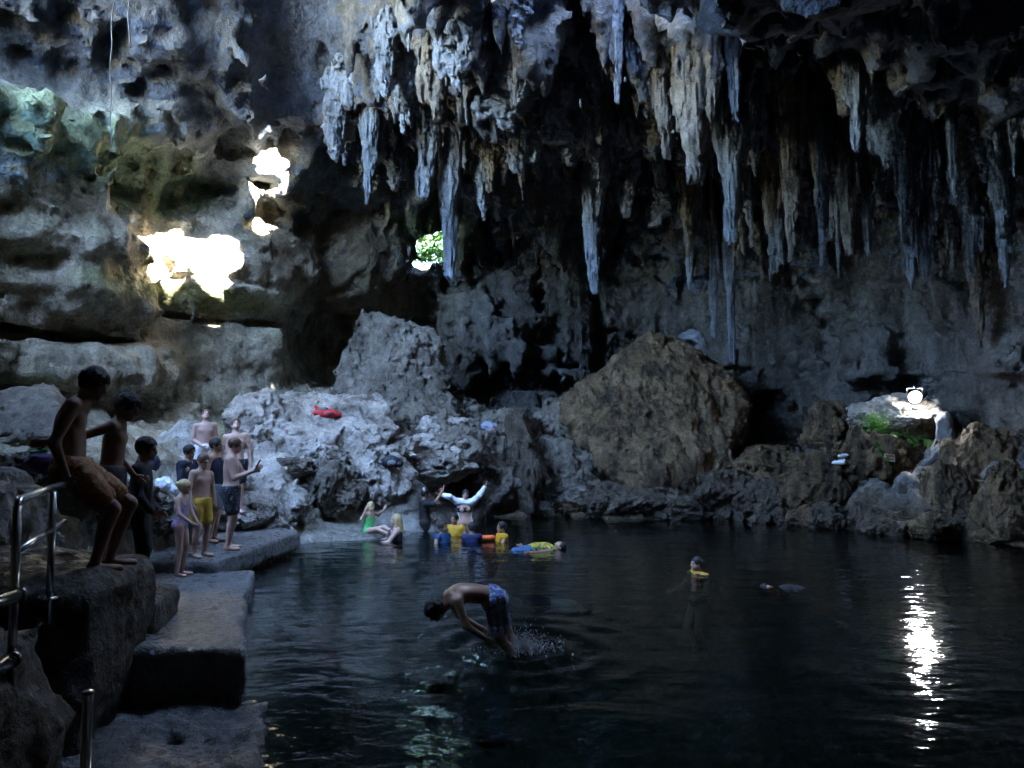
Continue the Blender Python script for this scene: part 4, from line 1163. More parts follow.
# -- bathers
def bather(px, d, ztop, label, heading, Hh, pose, *a, **k):
    """placed so that the crown of the head is at height ztop"""
    hz = pose.get('head', STAND['head'])[2]
    x, y = stand_at(px, d); return person(label, (x, y, ztop - (hz + .062 * k.get('hs', 1)) * Hh), heading, Hh, pose, *a, **k)
SIT = dict(pelvis=(0, 0, .06), belly=(0, -.005, .135), chest=(0, -.01, .24), neck=(0, -.01, .345), head=(0, .01, .445), sh_r=(.108, -.01, .325), sh_l=(-.108, -.01, .325),
           hi_r=(.052, .0, .05), kn_r=(.08, .22, .10), an_r=(.07, .42, .04), to_r=(.07, .46, .12), hi_l=(-.052, .0, .05), kn_l=(-.08, .22, .12), an_l=(-.07, .42, .04), to_l=(-.07, .46, .12))
bather(371, 16.5, .72, 'blonde child in a green swimsuit sitting in the shallows', R90 - .5, 1.28,
    dict(SIT, el_r=(.17, -.06, .27), wr_r=(.15, .02, .38), hand_r=(0, .2, 1), el_l=(-.19, .02, .28), wr_l=(-.24, .10, .38), hand_l=(-.3, .3, 1), look=(.3, .9, .0)),
    pale, 'long', 'hair_blond', [('swimsuit', 'green_suit', ['chest', 'belly', 'pelvis', 'glute_r', 'glute_l'], .008, ((('chest', (0, 0, .07)), (0, .1, 1)),))], vox=.013, hs=1.15)
KNEEL = dict(pelvis=(0, 0, .20), belly=(0, 0, .275), chest=(0, 0, .38), neck=(0, 0, .49), head=(0, .015, .59), sh_r=(.108, 0, .465), sh_l=(-.108, 0, .465),
             hi_r=(.052, 0, .185), kn_r=(.08, .06, .03), an_r=(.07, -.17, .03), to_r=(.07, -.24, .01), hi_l=(-.052, 0, .185), kn_l=(-.08, .06, .03), an_l=(-.07, -.17, .03), to_l=(-.07, -.24, .01),
             el_r=(.16, .08, .34), wr_r=(.12, .22, .32), el_l=(-.16, .08, .34), wr_l=(-.12, .22, .32))
bather(398, 16.0, .52, 'blonde woman in a dark swimsuit sitting in water beside the child', -R90 + .15, 1.66,
    dict(KNEEL, look=(0, 1, .05)), pale, 'long', 'hair_blond', [('swimsuit', 'black_cloth', ['chest', 'belly', 'pelvis'], .006, ((('chest', (0, 0, .05)), (0, .3, 1)),))], vox=.013, female=True)
o, J, hp, pr = bather(425, 17.5, .92, 'person in a black shirt raising a phone in front of the dark hollow', R90 + .35, 1.62,
    dict(el_r=(.16, .10, .80), wr_r=(.12, .20, .92), hand_r=(0, .2, 1), el_l=(-.15, .05, .64), wr_l=(-.10, .15, .56), look=(0, 1, .1)), tan, 'bowl', 'hair_black',
    [('shirt', 'black_cloth', ['chest', 'belly', 'shoulders', 'pelvis', 'uarm_r', 'uarm_l'], .014, ((('neck', (0, 0, .022)), (0, 0, 1)),)), ('trousers', 'black_cloth', ['pelvis', 'glute_r', 'glute_l', 'thigh_r', 'thigh_l'], .012, waist(.03))], vox=.014)
cap = MB(); cap.box((0, 0, 0), (.10, .05, .085), bev=.02)
ob = link('hair_clip', cap.mesh('hair_clip'), M['white_cloth'], o); ob.location = Vector(hp(.03, -.02, .07))
ob = link('phone', ph.mesh('phone', False), plain_mat('pink_phone_case', (.55, .25, .25), rough=.3)); ob.location = o.matrix_world @ Vector(J['wr_r'] + V(0, .06, .13)); ob.rotation_euler = (-.2, 0, R90 + .35)
tag(ob, 'pinkish phone held up by the person in black', 'phone')
bather(465, 17.9, .87, 'woman in an open white shirt raising both arms in the water', math.pi + .1, 1.62,
    dict(el_r=(.215, .02, .89), wr_r=(.33, .02, .925), hand_r=(1, 0, .25), el_l=(-.20, .02, .92), wr_l=(-.285, .02, 1.03), hand_l=(-.5, 0, 1), sh_r=(.112, 0, .815), sh_l=(-.112, 0, .82), look=(0, 1, .05)),
    kid, 'bun', 'hair_black',
    [('bikini_top', 'black_cloth', ['chest'], .011, ((('chest', (0, 0, .03)), (0, 0, 1)), (('chest', (0, 0, -.035)), (0, 0, -1)))),
     ('open_shirt', 'white_cloth', ['uarm_r', 'uarm_l', ('farm_r', 0, .9), ('farm_l', 0, .9), 'shoulders'], .016, ()),
     ('shirt_tail', 'white_cloth', ['chest', 'belly', 'pelvis'], .012, ((('chest', (0, .012, 0)), (0, 1, 0)),))], vox=.014, female=True)
FLOAT = dict(el_r=(.17, .05, .68), wr_r=(.17, .18, .66), hand_r=(0, 1, 0), el_l=(-.17, .05, .68), wr_l=(-.17, .18, .66), hand_l=(0, 1, 0), kn_r=(.07, .10, .32), an_r=(.07, -.02, .12), kn_l=(-.07, .05, .30), an_l=(-.07, -.06, .10), to_r=(.07, .02, .06), to_l=(-.07, -.02, .04))
def vest(mat, name='life_vest'): return [(name, mat, ['chest', 'belly', 'shoulders'], .024, ((('neck', (0, 0, .020)), (0, 0, 1)),))]
gv = 'swimmers in life vests'
bather(443, 15.7, .40, 'swimmer in a blue life vest, leftmost of the vest group', R90 - .6, 1.55, dict(FLOAT, look=(0, 1, .1)), tan, 'bowl', 'hair_black', vest('vest_blue'), vox=.015, group=gv, hs=1.08, wet=True)
bather(456, 16.7, .44, 'swimmer in a yellow life vest behind the one in a blue vest', math.pi - .4, 1.5, dict(FLOAT, look=(0, 1, .05)), tan, 'short', 'hair_black', vest('vest_yellow'), vox=.015, group=gv, hs=1.08, wet=True)
bather(472, 15.8, .37, 'swimmer in a navy life vest left of the orange float', .3, 1.5, dict(FLOAT, look=(0, 1, .05)), tan, 'bowl', 'hair_black', vest('vest_navy'), vox=.015, group=gv, hs=1.08, wet=True)
bather(502, 15.9, .37, 'swimmer in a yellow life vest right of the orange float', -R90 + .3, 1.5, dict(FLOAT, wr_l=(-.15, .27, .72), look=(0, 1, .05)), tan, 'bowl', 'hair_black', vest('vest_yellow'), vox=.015, group=gv, hs=1.08, wet=True)
bather(696, 12.25, .25, 'lone swimmer in a dark yellow edged vest in the open water', -R90 + .5, 1.6, dict(FLOAT, look=(0, 1, .12)), kid, 'bun', 'hair_black',
    vest('black_cloth') + [('vest_collar', 'vest_yellow', ['shoulders', 'neck'], .020, ((('neck', (0, 0, .030)), (0, 0, 1)), (('neck', (0, 0, -.012)), (0, 0, -1))))], vox=.013, group=gv, wet=True)
LIE = {}                                             # floating on the back, feet forward
for k_, v_ in STAND.items():
    LIE[k_] = v_ if v_ is None or k_ == 'look' else (v_[0], .5 - v_[2], v_[1] * 1.0)
LIE['look'] = (0, .25, 1); LIE['head'] = (0, -.43, .028); LIE['to_r'] = (.07, .5, .05); LIE['to_l'] = (-.07, .5, .05)
LIE['wr_r'] = (.26, .0, .0); LIE['el_r'] = (.19, -.13, -.01); LIE['hand_r'] = (.6, .8, 0); LIE['wr_l'] = (-.26, .0, .0); LIE['el_l'] = (-.19, -.13, -.01); LIE['hand_l'] = (-.6, .8, 0)
for k_, dz in (('kn_r', -.06), ('kn_l', -.05), ('an_r', -.16), ('an_l', -.14), ('to_r', -.13), ('to_l', -.12), ('pelvis', -.02), ('hi_r', -.025), ('hi_l', -.025)):
    LIE[k_] = (LIE[k_][0], LIE[k_][1], LIE[k_][2] + dz)
x, y = stand_at(536, 14.75)
person('swimmer floating on the back in a yellow and black striped vest', (x - .18, y, .0), math.pi / 2 + .15, 1.5, LIE, tan, 'short', 'hair_black',
    [('life_vest', 'vest_stripe', ['chest', 'belly', 'shoulders'], .022, ((('neck', (0, 0, .020)), (0, 0, 1)),)), ('shorts', 'vest_blue', SHORTS, .013, waist(.05))], vox=.014, group=gv, hs=1.1, wet=True)
x, y = stand_at(770, 11.1)
person('dark haired swimmer floating low, rightmost in the open water', (x + .66, y + .1, -.10), -math.pi / 2 - .1, 1.6,
    {**LIE, 'belly': (0, -.11, -.02), 'pelvis': (0, -.03, -.07), 'hi_r': (.052, -.02, -.075), 'hi_l': (-.052, -.02, -.075), 'kn_r': (.058, .18, -.20), 'kn_l': (-.058, .18, -.18), 'an_r': (.06, .38, -.35), 'an_l': (-.06, .38, -.33), 'to_r': (.06, .42, -.33), 'to_l': (-.06, .42, -.31), 'wr_r': (.26, .0, -.1), 'wr_l': (-.26, 0, -.1), 'look': (.5, .35, .8)}, tan, 'bowl', 'hair_black', vest('black_cloth') + [('vest_collar', 'vest_yellow', ['shoulders', 'neck'], .018, ((('neck', (0, 0, .030)), (0, 0, 1)), (('neck', (0, 0, -.014)), (0, 0, -1))))], vox=.013, group=gv, wet=True)
x, y = stand_at(540, 10.9)
PRONE = {**LIE}
for k_ in PRONE:
    if PRONE[k_] is not None and k_ not in ('look',): PRONE[k_] = (-PRONE[k_][0], PRONE[k_][1], -PRONE[k_][2])
PRONE['look'] = (0, -.3, -1)
person('pale swimmer gliding face down just under the dark surface', (x, y, -.2), math.pi / 2 + .1, 1.5, PRONE, kid, 'short', 'hair_brown', [('shorts', 'navy_cloth', SHORTS, .012, waist(.05))], vox=.016, wet=True)

# -- the jumper entering the water
hipw = at(492, 599, 8.0)
D = dict(pelvis=(0, 0, 0), belly=(0, .075, .035), chest=(0, .175, .050), neck=(0, .285, .030), head=(0, .365, -.045), look=(0, .55, -.83),
    sh_r=(.108, .255, .025), sh_l=(-.108, .255, .025), el_r=(.16, .18, -.12), wr_r=(.13, .06, -.19), el_l=(-.17, .20, -.11), wr_l=(-.15, .09, -.20),
    hi_r=(.052, -.01, -.012), kn_r=(.06, -.12, -.215), an_r=(.06, -.215, -.43), to_r=(.065, -.19, -.52), hi_l=(-.052, -.01, -.012), kn_l=(-.06, -.06, -.24), an_l=(-.06, -.19, -.44), to_l=(-.065, -.16, -.53))
person('shirtless diver bent forward in mid air plunging feet first into the pool', hipw, math.pi / 2 + .35, 1.62, D, (.42, .235, .15), 'curly', 'hair_black',
    [('shorts', 'blue_white', SHORTS, .015, ((('pelvis', (0, 0, .045)), (0, 0, 1)),))], vox=.0125, wet=True)
# ------------------------------------------------------------------ small things lying about
def soft_thing(name, label, cat, loc, prims, mat, fold=.02, vox=.014, cuts=(), fsc=(9, 9, 9), rz=0.0, parts=()):
    """cloth, bags, cushions: blended lumps with creases. prims in local metres"""
    pr_ = [('rc', V(*p[1]), V(*p[2]), p[3], p[4]) if p[0] == 'rc' else ('el', V(*p[1]), np.eye(3), V(*p[2])) for p in prims]
    ext = np.array([p[1] for p in pr_] + [p[2] if p[0] == 'rc' else p[1] for p in pr_])
    mr = max(max(p[3:5]) if p[0] == 'rc' else max(p[3]) for p in pr_) + .06
    lo, hi = ext.min(0) - mr, ext.max(0) + mr
    root = None
    for (pn, pm, sel, grow) in [(name, mat, pr_, 0.0)] + [(a, b, [('rc', V(*p[1]), V(*p[2]), p[3], p[4]) if p[0] == 'rc' else ('el', V(*p[1]), np.eye(3), V(*p[2])) for p in c], d_) for (a, b, c, d_) in parts]:
        F = Field(lo, hi, vox)
        for p in sel: F.put(p, .03, grow)
        F.noise(fold, fsc, off=len(label))
        for (a, b) in cuts: F.cut(V(*a), V(*b))
        v, q = F.nets()
        o = link(pn, make_mesh(pn, v, q, cols=np.ones((len(v), 3), F32)), M[pm], root)
        if root is None:
            root = o; o.location = loc; o.rotation_euler = (0, 0, rz); tag(o, label, cat)
    return root
M['red_bag'] = plain_mat('red_nylon', (.50, .025, .03), rough=.5, bump=.02, bsc=14)
M['purple'] = plain_mat('purple_nylon', (.045, .02, .09), rough=.6, bump=.02, bsc=14)
M['green_strap'] = plain_mat('green_strap', (.05, .28, .09), rough=.6)
M['dark_bag'] = plain_mat('dark_nylon', (.018, .02, .028), rough=.6, bump=.02, bsc=14)
M['red_cloth'] = plain_mat('red_cloth', (.25, .03, .02), rough=.8, bump=.02, bsc=14)
M['orange_float'] = plain_mat('orange_foam', (.75, .12, .02), rough=.5)
M['pink_cloth'] = plain_mat('pink_cloth', (.5, .28, .3), rough=.8, bump=.02, bsc=14)
M['blue_cloth'] = plain_mat('grey_blue_cloth', (.28, .33, .42), rough=.8, bump=.02, bsc=14)

p = pick(324, 416)
soft_thing('bag', 'bright red bag with a grey top lying on the flat pale rock', 'bag', p + Vector((0, .1, .06)), [('el', (0, 0, 0), (.30, .17, .11)), ('el', (.20, .02, -.03), (.17, .14, .07)), ('rc', (-.1, 0, .08), (-.22, .02, .16), .06, .03)], 'red_bag', .02, .016, rz=.1,
           parts=[('flap', 'grey_cloth', [('el', (-.04, -.04, .10), (.12, .10, .05))], .0), ('strap', 'dark_bag', [('rc', (-.2, -.12, -.02), (.2, -.16, .0), .022, .022)], 0)])
p = pick(489, 430)
soft_thing('clothes', 'grey blue heap of clothes on the ledge rock', 'clothes', p + Vector((0, .05, .06)), [('el', (0, 0, .02), (.22, .17, .14)), ('rc', (.1, 0, .04), (.34, -.05, -.08), .07, .03), ('rc', (-.1, 0, 0), (-.4, -.08, -.06), .06, .025)], 'blue_cloth', .035, .016,
           parts=[('shirt', 'pink_cloth', [('el', (.06, -.10, -.02), (.10, .08, .08))], 0)])
p = pick(390, 464)
soft_thing('bag', 'black and grey bag slumped among the pale rocks', 'bag', p + Vector((0, .05, .05)), [('el', (0, 0, 0), (.22, .16, .13)), ('el', (.16, 0, -.05), (.13, .12, .08)), ('rc', (-.1, -.05, .1), (.1, -.05, .11), .03, .03)], 'dark_bag', .02, .016,
           parts=[('pocket', 'grey_cloth', [('el', (.04, -.13, -.02), (.10, .05, .07))], 0)])
p = pick(163, 489)
soft_thing('towel', 'white towel with red cloth heaped beside the girl', 'towel', p + Vector((0, 0, .08)), [('el', (0, 0, 0), (.16, .14, .11)), ('rc', (.05, 0, .0), (.20, -.03, -.10), .07, .05)], 'white_cloth', .03, .014,
           parts=[('cloth', 'red_cloth', [('el', (-.19, -.02, -.02), (.12, .11, .08))], 0)])
p = at(150, 488, 13.2); p.z = gz(p.x, p.y) + .06
soft_thing('backpack', 'dark blue backpack leaning on the tan rock', 'backpack', p + Vector((0, 0, .10)), [('el', (0, 0, 0), (.15, .12, .17)), ('el', (0, -.09, -.06), (.11, .06, .09))], 'navy_cloth', .012, .014, parts=[('strap', 'blue_cloth', [('rc', (-.06, -.12, .10), (.06, -.12, .12), .022, .022)], 0)])
p = at(44, 452, 7.6); p.z = max(gz(p.x, p.y) + .06, p.z - .15)
soft_thing('bag', 'dark purple bag with a green strap left of the leaning boy', 'bag', p + Vector((0, 0, .05)), [('el', (0, 0, 0), (.17, .14, .10)), ('el', (.12, 0, -.06), (.12, .12, .08))], 'purple', .02, .013, parts=[('strap', 'green_strap', [('rc', (-.08, -.06, .10), (.05, -.04, .115), .014, .014)], 0)])
p = pick(306, 487)
soft_thing('plastic_bag', 'crumpled white plastic bag on the pale beach rock', 'plastic bag', p + Vector((0, 0, .03)), [('el', (0, 0, 0), (.10, .08, .06)), ('rc', (0, 0, .02), (.04, -.02, .13), .04, .02)], 'white_cloth', .025, .013)
p = at(483, 530, 15.85)
soft_thing('float', 'orange foam float between the two swimmers', 'float', Vector((p.x, p.y, .06)), [('rc', (-.2, 0, 0), (.2, .03, .0), .055, .055)], 'orange_float', .004, .012)
for (px, py, r_, rot, lab) in ((846, 457, .22, .3, 'larger white scrap of cloth on the right bank rock'), (838, 464, .15, -.7, 'smaller white scrap of cloth on the right bank rock')):
    p = pick(px, py)
    soft_thing('cloth_scrap', lab, 'cloth', p + Vector((0, -.02, .03)), [('el', (0, 0, 0), (r_, .10, .04)), ('rc', (-r_ * .6, 0, 0), (r_ * .9, 0, .07), .03, .015)], 'grey_cloth' if False else 'white_cloth', .02, .014, rz=rot)

# small red and white sign board lying on the right bank
p = pick(888, 462) + Vector((0, -.08, .1))
root = empty('sign', p)
t = MB(); t.box((0, 0, 0), (.26, .018, .17), bev=.004); link('board', t.mesh('board', False), plain_mat('sign_white', (.6, .55, .6), rough=.5), root)
t = MB(); t.box((0, -.012, .045), (.22, .006, .045), bev=.002); t.box((.02, -.012, -.035), (.16, .006, .03), bev=.002); link('red_band', t.mesh('red_band', False), plain_mat('sign_red', (.5, .08, .09), rough=.5), root)
t = MB(); t.tube([(0, .02, .0), (0, .05, -.22)], .012, 8); link('stake', t.mesh('stake'), M['dark_bag'], root)
root.rotation_euler = (-.25, .12, .15); tag(root, 'small red and white sign board below the green vine', 'sign')

# pale dripstone that looks like a cloaked statue
M['white_stone'] = rock_mat('pale_dripstone', (.17, .175, .18), (.28, .29, .30), (.38, .395, .40), sc=2.2, pit=.4)
b0 = at(946, 470, 18.3)
F = Field((-.9, -.5, -.1), (.8, .5, 1.45), .028)
for q_ in [('rc', V(0, 0, 1.18), V(0, 0, .85), .155, .15), ('rc', V(0, 0, .8), V(.02, 0, .45), .17, .28), ('el', V(.02, 0, .36), np.eye(3), V(.44, .32, .26)), ('rc', V(-.2, 0, .3), V(-.68, -.1, .04), .16, .06),
           ('rc', V(.15, 0, .3), V(.5, -.05, .12), .2, .14)]: F.put(q_, .12)
F.noise(.05, (4, 4, 1.6)); F.noise(.02, (11, 11, 5))
v, q = F.nets(); o = link('stalagmite', make_mesh('stalagmite', v, q, cols=np.ones((len(v), 3), F32)), M['white_stone'], loc=b0)
tag(o, 'pale rounded stalagmite shaped like a cloaked figure on the right bank', 'stalagmite')

# flood lamp on the right wall with its lit lens
lp = at(915, 397, 18.9)
root = empty('flood_lamp', lp)
t = MB(); t.tube([(0, .0, 0), (0, .015, 0), (0, .09, 0), (0, .13, 0)], [.155, .16, .14, .08], 24)
for k in range(5): t.box((-.08 + k * .04, .135, 0), (.010, .05, .13))
link('housing', t.mesh('housing', False), M['dark_bag'], root)
t = MB(); t.tube([(0, -.022, 0), (0, -.018, 0), (0, .004, 0)], [.08, .13, .145], 24)
link('lens', t.mesh('lens', False), plain_mat('lamp_lens', (.9, .9, .95), emis=(.92, .96, 1.0), es=LAMP_EMIT), root)
t = MB(); t.tube([(-.17, .06, 0), (-.17, .09, .2), (.17, .09, .2), (.17, .06, 0)], .012, 8); t.tube([(0, .09, .2), (0, .45, .34)], .014, 8)
link('bracket', t.mesh('bracket'), M['steel'], root)
t = MB(); t.tube([(0, .11, .05), (.15, .3, .3), (.4, .5, .2), (.8, .6, .5), (1.3, .8, .4)], .012, 6); link('cable', t.mesh('cable'), M['dark_bag'], root)
root.rotation_euler = (.30, 0, -.28)
tag(root, 'lit white flood lamp mounted on the right cave wall', 'lamp')
L = bpy.data.lights.new('flood_lamp_light', 'POINT'); L.energy = LAMP_W; L.color = (.93, .97, 1.0); L.shadow_soft_size = .10
lo_ = bpy.data.objects.new('flood_lamp_light', L); bpy.context.scene.collection.objects.link(lo_); lo_.location = lp + Vector((-.06, -.2, -.06))

# ---- leaves: vine by the lamp, bushes outside the window
def leaf_mat(name, col, sat=1.0):
    t = NT(name)
    n = t.n('ShaderNodeObjectInfo')
    geo = t.n('ShaderNodeNewGeometry').outputs['Position']
    c = t.mix(1.0, col, t.ramp(t.noise(geo, 9, 3, .6), [(.3, .55), (.7, 1.5)]), 'MULTIPLY')
    d = t.n('ShaderNodeBsdfPrincipled', i={'Base Color': c, 'Roughness': .45})
    tr = t.n('ShaderNodeBsdfTranslucent', i={'Color': c})
    return t.done(t.n('ShaderNodeMixShader', i={0: .35, 1: d.outputs[0], 2: tr.outputs[0]}).outputs[0])
M['leaf'] = leaf_mat('vine_leaf', (.10, .26, .04)); M['leaf2'] = leaf_mat('bush_leaf', (.02, .055, .009))
M['stem'] = plain_mat('green_stem', (.08, .13, .03), rough=.7)
def leaf(mb, p, d, ln, w, up):
    d = d.normalized(); s = d.cross(up); s = s.normalized() if s.length > .01 else Vector((1, 0, 0)); n = s.cross(d)
    mb.add([p, p + d * ln * .35 + s * w + n * .1 * w, p + d * ln * .75 + s * w * .7, p + d * ln - n * ln * .15, p + d * ln * .75 - s * w * .7, p + d * ln * .35 - s * w + n * .1 * w, p + d * ln * .5 - n * w * .35],
           [(0, 1, 6), (1, 2, 6), (2, 3, 6), (3, 4, 6), (4, 5, 6), (5, 0, 6)])
rv = random.Random(4)
vine_pts = [[(872, 414), (874, 424), (880, 432), (892, 434), (905, 433), (912, 440), (922, 437), (930, 446)], [(880, 432), (876, 444), (880, 452), (886, 460)], [(905, 433), (912, 441), (918, 444)], [(892, 434), (896, 440)]]
root = empty('vine', at(880, 440, 18.3)); rb = root.location
stems = MB(); lv = MB()
for path in vine_pts:
    P3 = []
    for (a, b) in path:
        h_ = pick(a, b); q_ = at(a, b, min(h_.y - .06, 18.8)); P3.append(q_ - rb)
    stems.tube(P3, .014, 6)
    for i in range(len(P3) - 1):
        for k in range(26):
            u = rv.random(); c = P3[i].lerp(P3[i + 1], u)
            dd = Vector((rv.uniform(-1, 1), rv.uniform(-1.2, .1), rv.uniform(-.8, .6)))
            leaf(lv, c + dd * .03, dd, rv.uniform(.05, .12), rv.uniform(.012, .028), Vector((0, -.5, 1)))
link('stem', stems.mesh('stem'), M['stem'], root); link('foliage', lv.mesh('foliage', False), M['leaf'], root)
tag(root, 'bright green vine trailing over the rocks beside the lamp', 'vine')
# clump of moss fern under the lamp
root = empty('fern', at(873, 425, 18.9)); lv = MB(); rb = root.location
for k in range(420):
    c = Vector((rv.gauss(0, .16), rv.gauss(-.1, .1), rv.gauss(-.02, .13))); dd = Vector((rv.uniform(-1, 1), rv.uniform(-1, .2), rv.uniform(-.6, .9)))
    leaf(lv, c, dd, rv.uniform(.05, .11), rv.uniform(.008, .02), Vector((0, -.5, 1)))
link('foliage', lv.mesh('foliage', False), M['leaf'], root)
st = MB()
for k in range(9): st.tube([(rv.uniform(-.1, .1), 0, -.2), (rv.uniform(-.25, .25), -.12, .15)], .006, 5)
link('stem', st.mesh('stem'), M['stem'], root)
tag(root, 'small green fern clump on the wall just left below the lamp', 'fern')
# bush outside the window
wb = at(432, 240, 35.0)
root = empty('bush', wb); lv = MB()
for k in range(7600):
    a = rv.uniform(0, 6.28); r_ = rv.random() ** .5
    c = Vector((r_ * math.cos(a) * 2.1, rv.uniform(-.9, .9), r_ * math.sin(a) * 1.75 + .55 + .3 * rv.random()))
    dd = Vector((rv.uniform(-1, 1), rv.uniform(-1.2, .2), rv.uniform(-.6, 1)))
    leaf(lv, c, dd, rv.uniform(.12, .26), rv.uniform(.04, .08), Vector((0, -.5, 1)))
link('foliage', lv.mesh('foliage', False), M['leaf2'], root)
st = MB()
for k in range(16): st.tube([(rv.uniform(-.8, .8), .1, -1.0), (rv.uniform(-1.6, 1.6), rv.uniform(-.4, .4), .2)], .015, 5)
link('stem', st.mesh('stem'), M['stem'], root)
tag(root, 'sunlit green bush seen through the hole in the back wall', 'bush')
hx = np.linspace(wb.x - 9, wb.x + 9, 60); hy = np.linspace(wb.y - 1.6, wb.y + 12, 50)
HX, HY = np.meshgrid(hx, hy, indexing='ij'); hp_ = np.stack([HX.ravel(), HY.ravel(), np.zeros(HX.size)], 1).astype(F32)
hp_[:, 2] = wb.z - 1.6 + .05 * (hp_[:, 1] - wb.y) + .35 * fbm(hp_ * .5, 4, .55)
hi_ = np.arange(HX.size).reshape(HX.shape); hq_ = np.stack([hi_[:-1, :-1], hi_[1:, :-1], hi_[1:, 1:], hi_[:-1, 1:]], -1).reshape(-1, 4)
tag(link('hill', make_mesh('hill', hp_, hq_), plain_mat('grassy_soil', (.09, .11, .035), rough=.9, var=.5, sc=3)), kind='structure')

wb = at(430, 252, 27.6)
root = empty('fern', wb); lv = MB()
for k in range(900):
    c = Vector((rv.uniform(-.75, .75), rv.uniform(-.4, .4), rv.uniform(-.45, .10) + .08 * math.sin(k)))
    dd = Vector((rv.uniform(-1, 1), rv.uniform(-1.2, .2), rv.uniform(-.4, 1)))
    leaf(lv, c, dd, rv.uniform(.08, .18), rv.uniform(.02, .045), Vector((0, -.5, 1)))
link('foliage', lv.mesh('foliage', False), M['leaf'], root)
st = MB()
for k in range(10): st.tube([(rv.uniform(-.4, .4), .1, -.6), (rv.uniform(-.6, .6), rv.uniform(-.2, .2), .05)], .01, 5)
link('stem', st.mesh('stem'), M['stem'], root)
tag(root, 'shaded green leaves filling the lower part of the hole in the back wall', 'fern')

# hanging ropes
M['rope'] = plain_mat('pale_rope', (.07, .065, .06), rough=.8, var=.5, sc=6)
def rope(px, y0, y1, d, label, r=.011):
    a = at(px, y1, d); top = CBVH.ray_cast(a, Vector((0, 0, 1)))[0]; zt = top.z + .1 if top is not None else at(px, y0, d).z
    t = MB(); n_ = 40; pts = []
    for i in range(n_ + 1):
        u = i / n_; pts.append((.03 * math.sin(u * 7) + .012 * math.sin(u * 40), .02 * math.cos(u * 5), (zt - a.z) * (1 - u)))
    t.tube(pts, [r * (1 + .35 * math.sin(i * 2.3)) for i in range(n_ + 1)], 7)
    o = link('rope', t.mesh('rope'), M['rope'], loc=a); tag(o, label, 'rope')
rope(110, 55, 148, 15.0, 'thin pale rope hanging on the left with its end at wall height')
rope(128, -10, 46, 13.6, 'short pale rope hanging at the top left edge', r=.013)

# ---- splash round the diver's legs
root = MB(); rs = random.Random(8)
c0 = onz(522, 650, 0)
def blob(c, r):
    n_ = 6; v_ = []; f_ = []
    for i in range(4):
        th = math.pi * i / 3
        for k in range(n_): v_.append((c[0] + r * math.sin(th) * math.cos(6.283 * k / n_), c[1] + r * math.sin(th) * math.sin(6.283 * k / n_), c[2] + r * 1.3 * math.cos(th)))
    for i in range(3):
        for k in range(n_): f_.append((i * n_ + k, i * n_ + (k + 1) % n_, (i + 1) * n_ + (k + 1) % n_, (i + 1) * n_ + k))
    root.add(v_, f_)
for i in range(1500):
    a = rs.uniform(0, 6.283); r_ = abs(rs.gauss(.16, .13)); hgt = abs(rs.gauss(0, .10)) * max(.15, 1 - r_ * 1.2)
    blob((c0.x + r_ * math.cos(a) + .12 * hgt, c0.y + r_ * math.sin(a) * .7, .01 + hgt), rs.uniform(.0015, .006) * (2.2 if hgt < .02 else 1))
for k in range(70):
    a = rs.uniform(0, 6.283); r_ = abs(rs.gauss(.15, .1)); z_ = abs(rs.gauss(.02, .07)); ln = rs.uniform(.015, .06); w_ = rs.uniform(.002, .006)
    q0 = Vector((c0.x + r_ * math.cos(a), c0.y + .7 * r_ * math.sin(a), z_)); dv = Vector((math.cos(a) * .6 + .3, math.sin(a) * .5, 1)).normalized() * ln
    root.tube([q0, q0 + dv * .5, q0 + dv + Vector((0, 0, -.2 * ln))], [w_ * .4, w_, w_ * .3], 5)
t = NT('foam'); fo = t.n('ShaderNodeBsdfPrincipled', i={'Base Color': (.75, .82, .85, 1), 'Roughness': .15, 'Transmission Weight': .35, 'IOR': 1.33})
o = link('splash', root.mesh('splash'), t.done(fo.outputs[0])); o['kind'] = 'stuff'; o['label'] = 'white splash of water round the legs of the diver'
# ------------------------------------------------------------------ water, sky, sun, camera
def water_mat():
    t = NT('pool_water')
    geo = t.n('ShaderNodeNewGeometry').outputs['Position']
    g2 = t.scaled(geo, (1.0, 1.7, 1.0))
    n = t.noise(g2, 1.1, 2, .5, .3); n2 = t.noise(g2, 4.0, 3, .55, .4)
    h = t.math('ADD', t.math('MULTIPLY', n, 1.0), t.math('MULTIPLY', n2, .32))
    b = t.bump(h, .32, .08)
    gl = t.n('ShaderNodeBsdfGlossy', i={'Color': (1, 1, 1, 1), 'Roughness': .05, 'Normal': b})
    tr = t.n('ShaderNodeBsdfTransparent', i={'Color': (.15, .25, .25, 1)})
    fr = t.n('ShaderNodeFresnel', i={'IOR': 1.33, 'Normal': b})
    return t.done(t.n('ShaderNodeMixShader', i={0: fr.outputs[0], 1: tr.outputs[0], 2: gl.outputs[0]}).outputs[0])
M['water'] = water_mat()
wx = np.linspace(-6, 14, 500); wy = np.linspace(-5, 22, 640)
WX, WY = np.meshgrid(wx, wy, indexing='ij')
wp = np.stack([WX.ravel(), WY.ravel(), np.zeros(WX.size)], 1).astype(F32)
wz = .011 * fbm(wp * np.array((1.1, 1.7, 1), F32), 3, .5, off=8.0) + .012 * fbm(wp * np.array((.35, .5, 1), F32), 2, .5)
splash_c = onz(520, 650, 0.0)
sr = np.hypot(wp[:, 0] - splash_c.x, wp[:, 1] - splash_c.y)
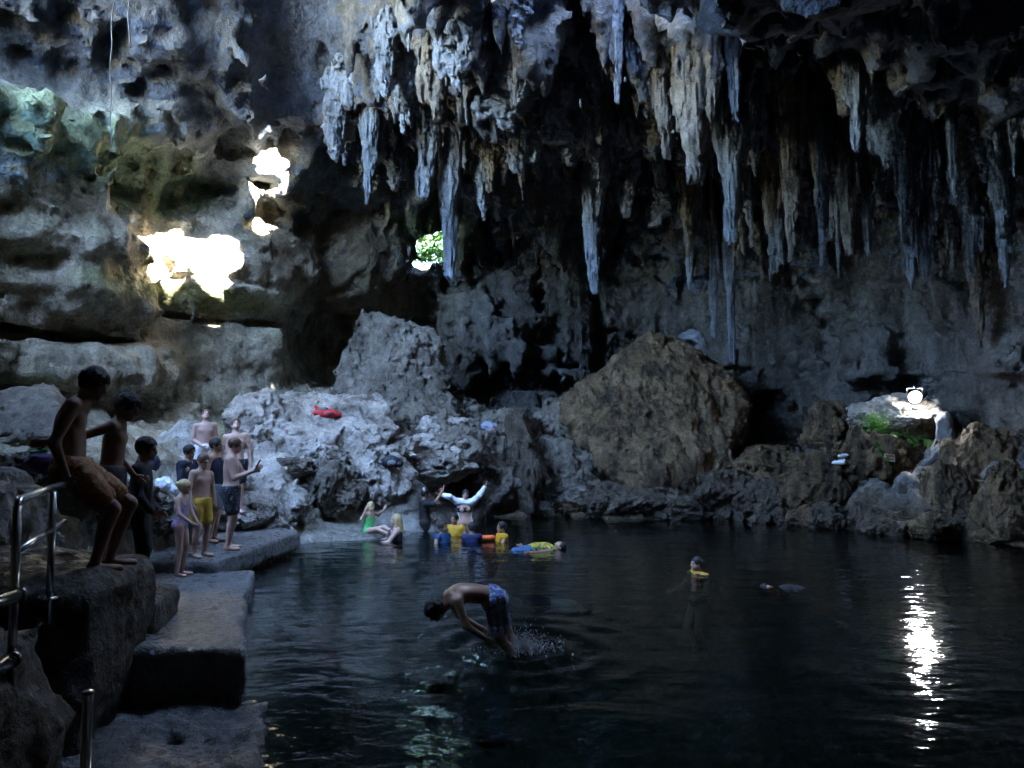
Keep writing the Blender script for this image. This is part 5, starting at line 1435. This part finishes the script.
wz += .035 * np.cos(sr * 14) * np.exp(-sr * 1.6) * np.exp(-.02 / (sr + .02))
wp[:, 2] = wz
ii = np.arange(WX.size).reshape(WX.shape)
wq = np.stack([ii[:-1, :-1], ii[1:, :-1], ii[1:, 1:], ii[:-1, 1:]], -1).reshape(-1, 4)
tag(link('water', make_mesh('water', wp, wq), M['water']), kind='structure')

sc = bpy.context.scene
w = bpy.data.worlds.new('World'); sc.world = w; w.use_nodes = True
nt = w.node_tree; bg = nt.nodes['Background']
sky = nt.nodes.new('ShaderNodeTexSky'); sky.sky_type = 'NISHITA'; sky.sun_disc = False
sky.sun_elevation = math.asin(SUN.z); sky.sun_rotation = math.atan2(SUN.x, SUN.y)
sky.air_density = 1.0; sky.dust_density = .1; sky.ozone_density = 1.6
nt.links.new(sky.outputs[0], bg.inputs['Color']); bg.inputs['Strength'].default_value = .15
L = bpy.data.lights.new('sun', 'SUN'); L.energy = 5.0; L.angle = math.radians(.53); L.color = (1, .97, .92)
lo = bpy.data.objects.new('sun', L); sc.collection.objects.link(lo)
lo.rotation_euler = SUN.to_track_quat('Z', 'Y').to_euler(); lo.location = (0, 0, 30)
cam = bpy.data.cameras.new('camera'); cam.sensor_width = 36; cam.lens = 36 * FOC / 1024; cam.clip_end = 500; cam.clip_start = .05
co = bpy.data.objects.new('camera', cam); sc.collection.objects.link(co)
co.location = CAM; co.rotation_euler = (math.pi / 2 + PITCH, 0, 0); sc.camera = co
sc.render.engine = 'CYCLES'
cy = sc.cycles
cy.use_denoising = True
try: cy.denoiser = 'OPENIMAGEDENOISE'
except Exception: pass
cy.denoising_input_passes = 'RGB_ALBEDO_NORMAL'
cy.max_bounces = 7; cy.diffuse_bounces = 3; cy.glossy_bounces = 3; cy.transparent_max_bounces = 8; cy.transmission_bounces = 2
cy.sample_clamp_indirect = 3.0; cy.caustics_reflective = False; cy.caustics_refractive = False
sc.view_settings.view_transform = 'Standard'; sc.view_settings.look = 'None'; sc.view_settings.gamma = 1
sc.view_settings.exposure = EXPOSURE
sc.render.film_transparent = False
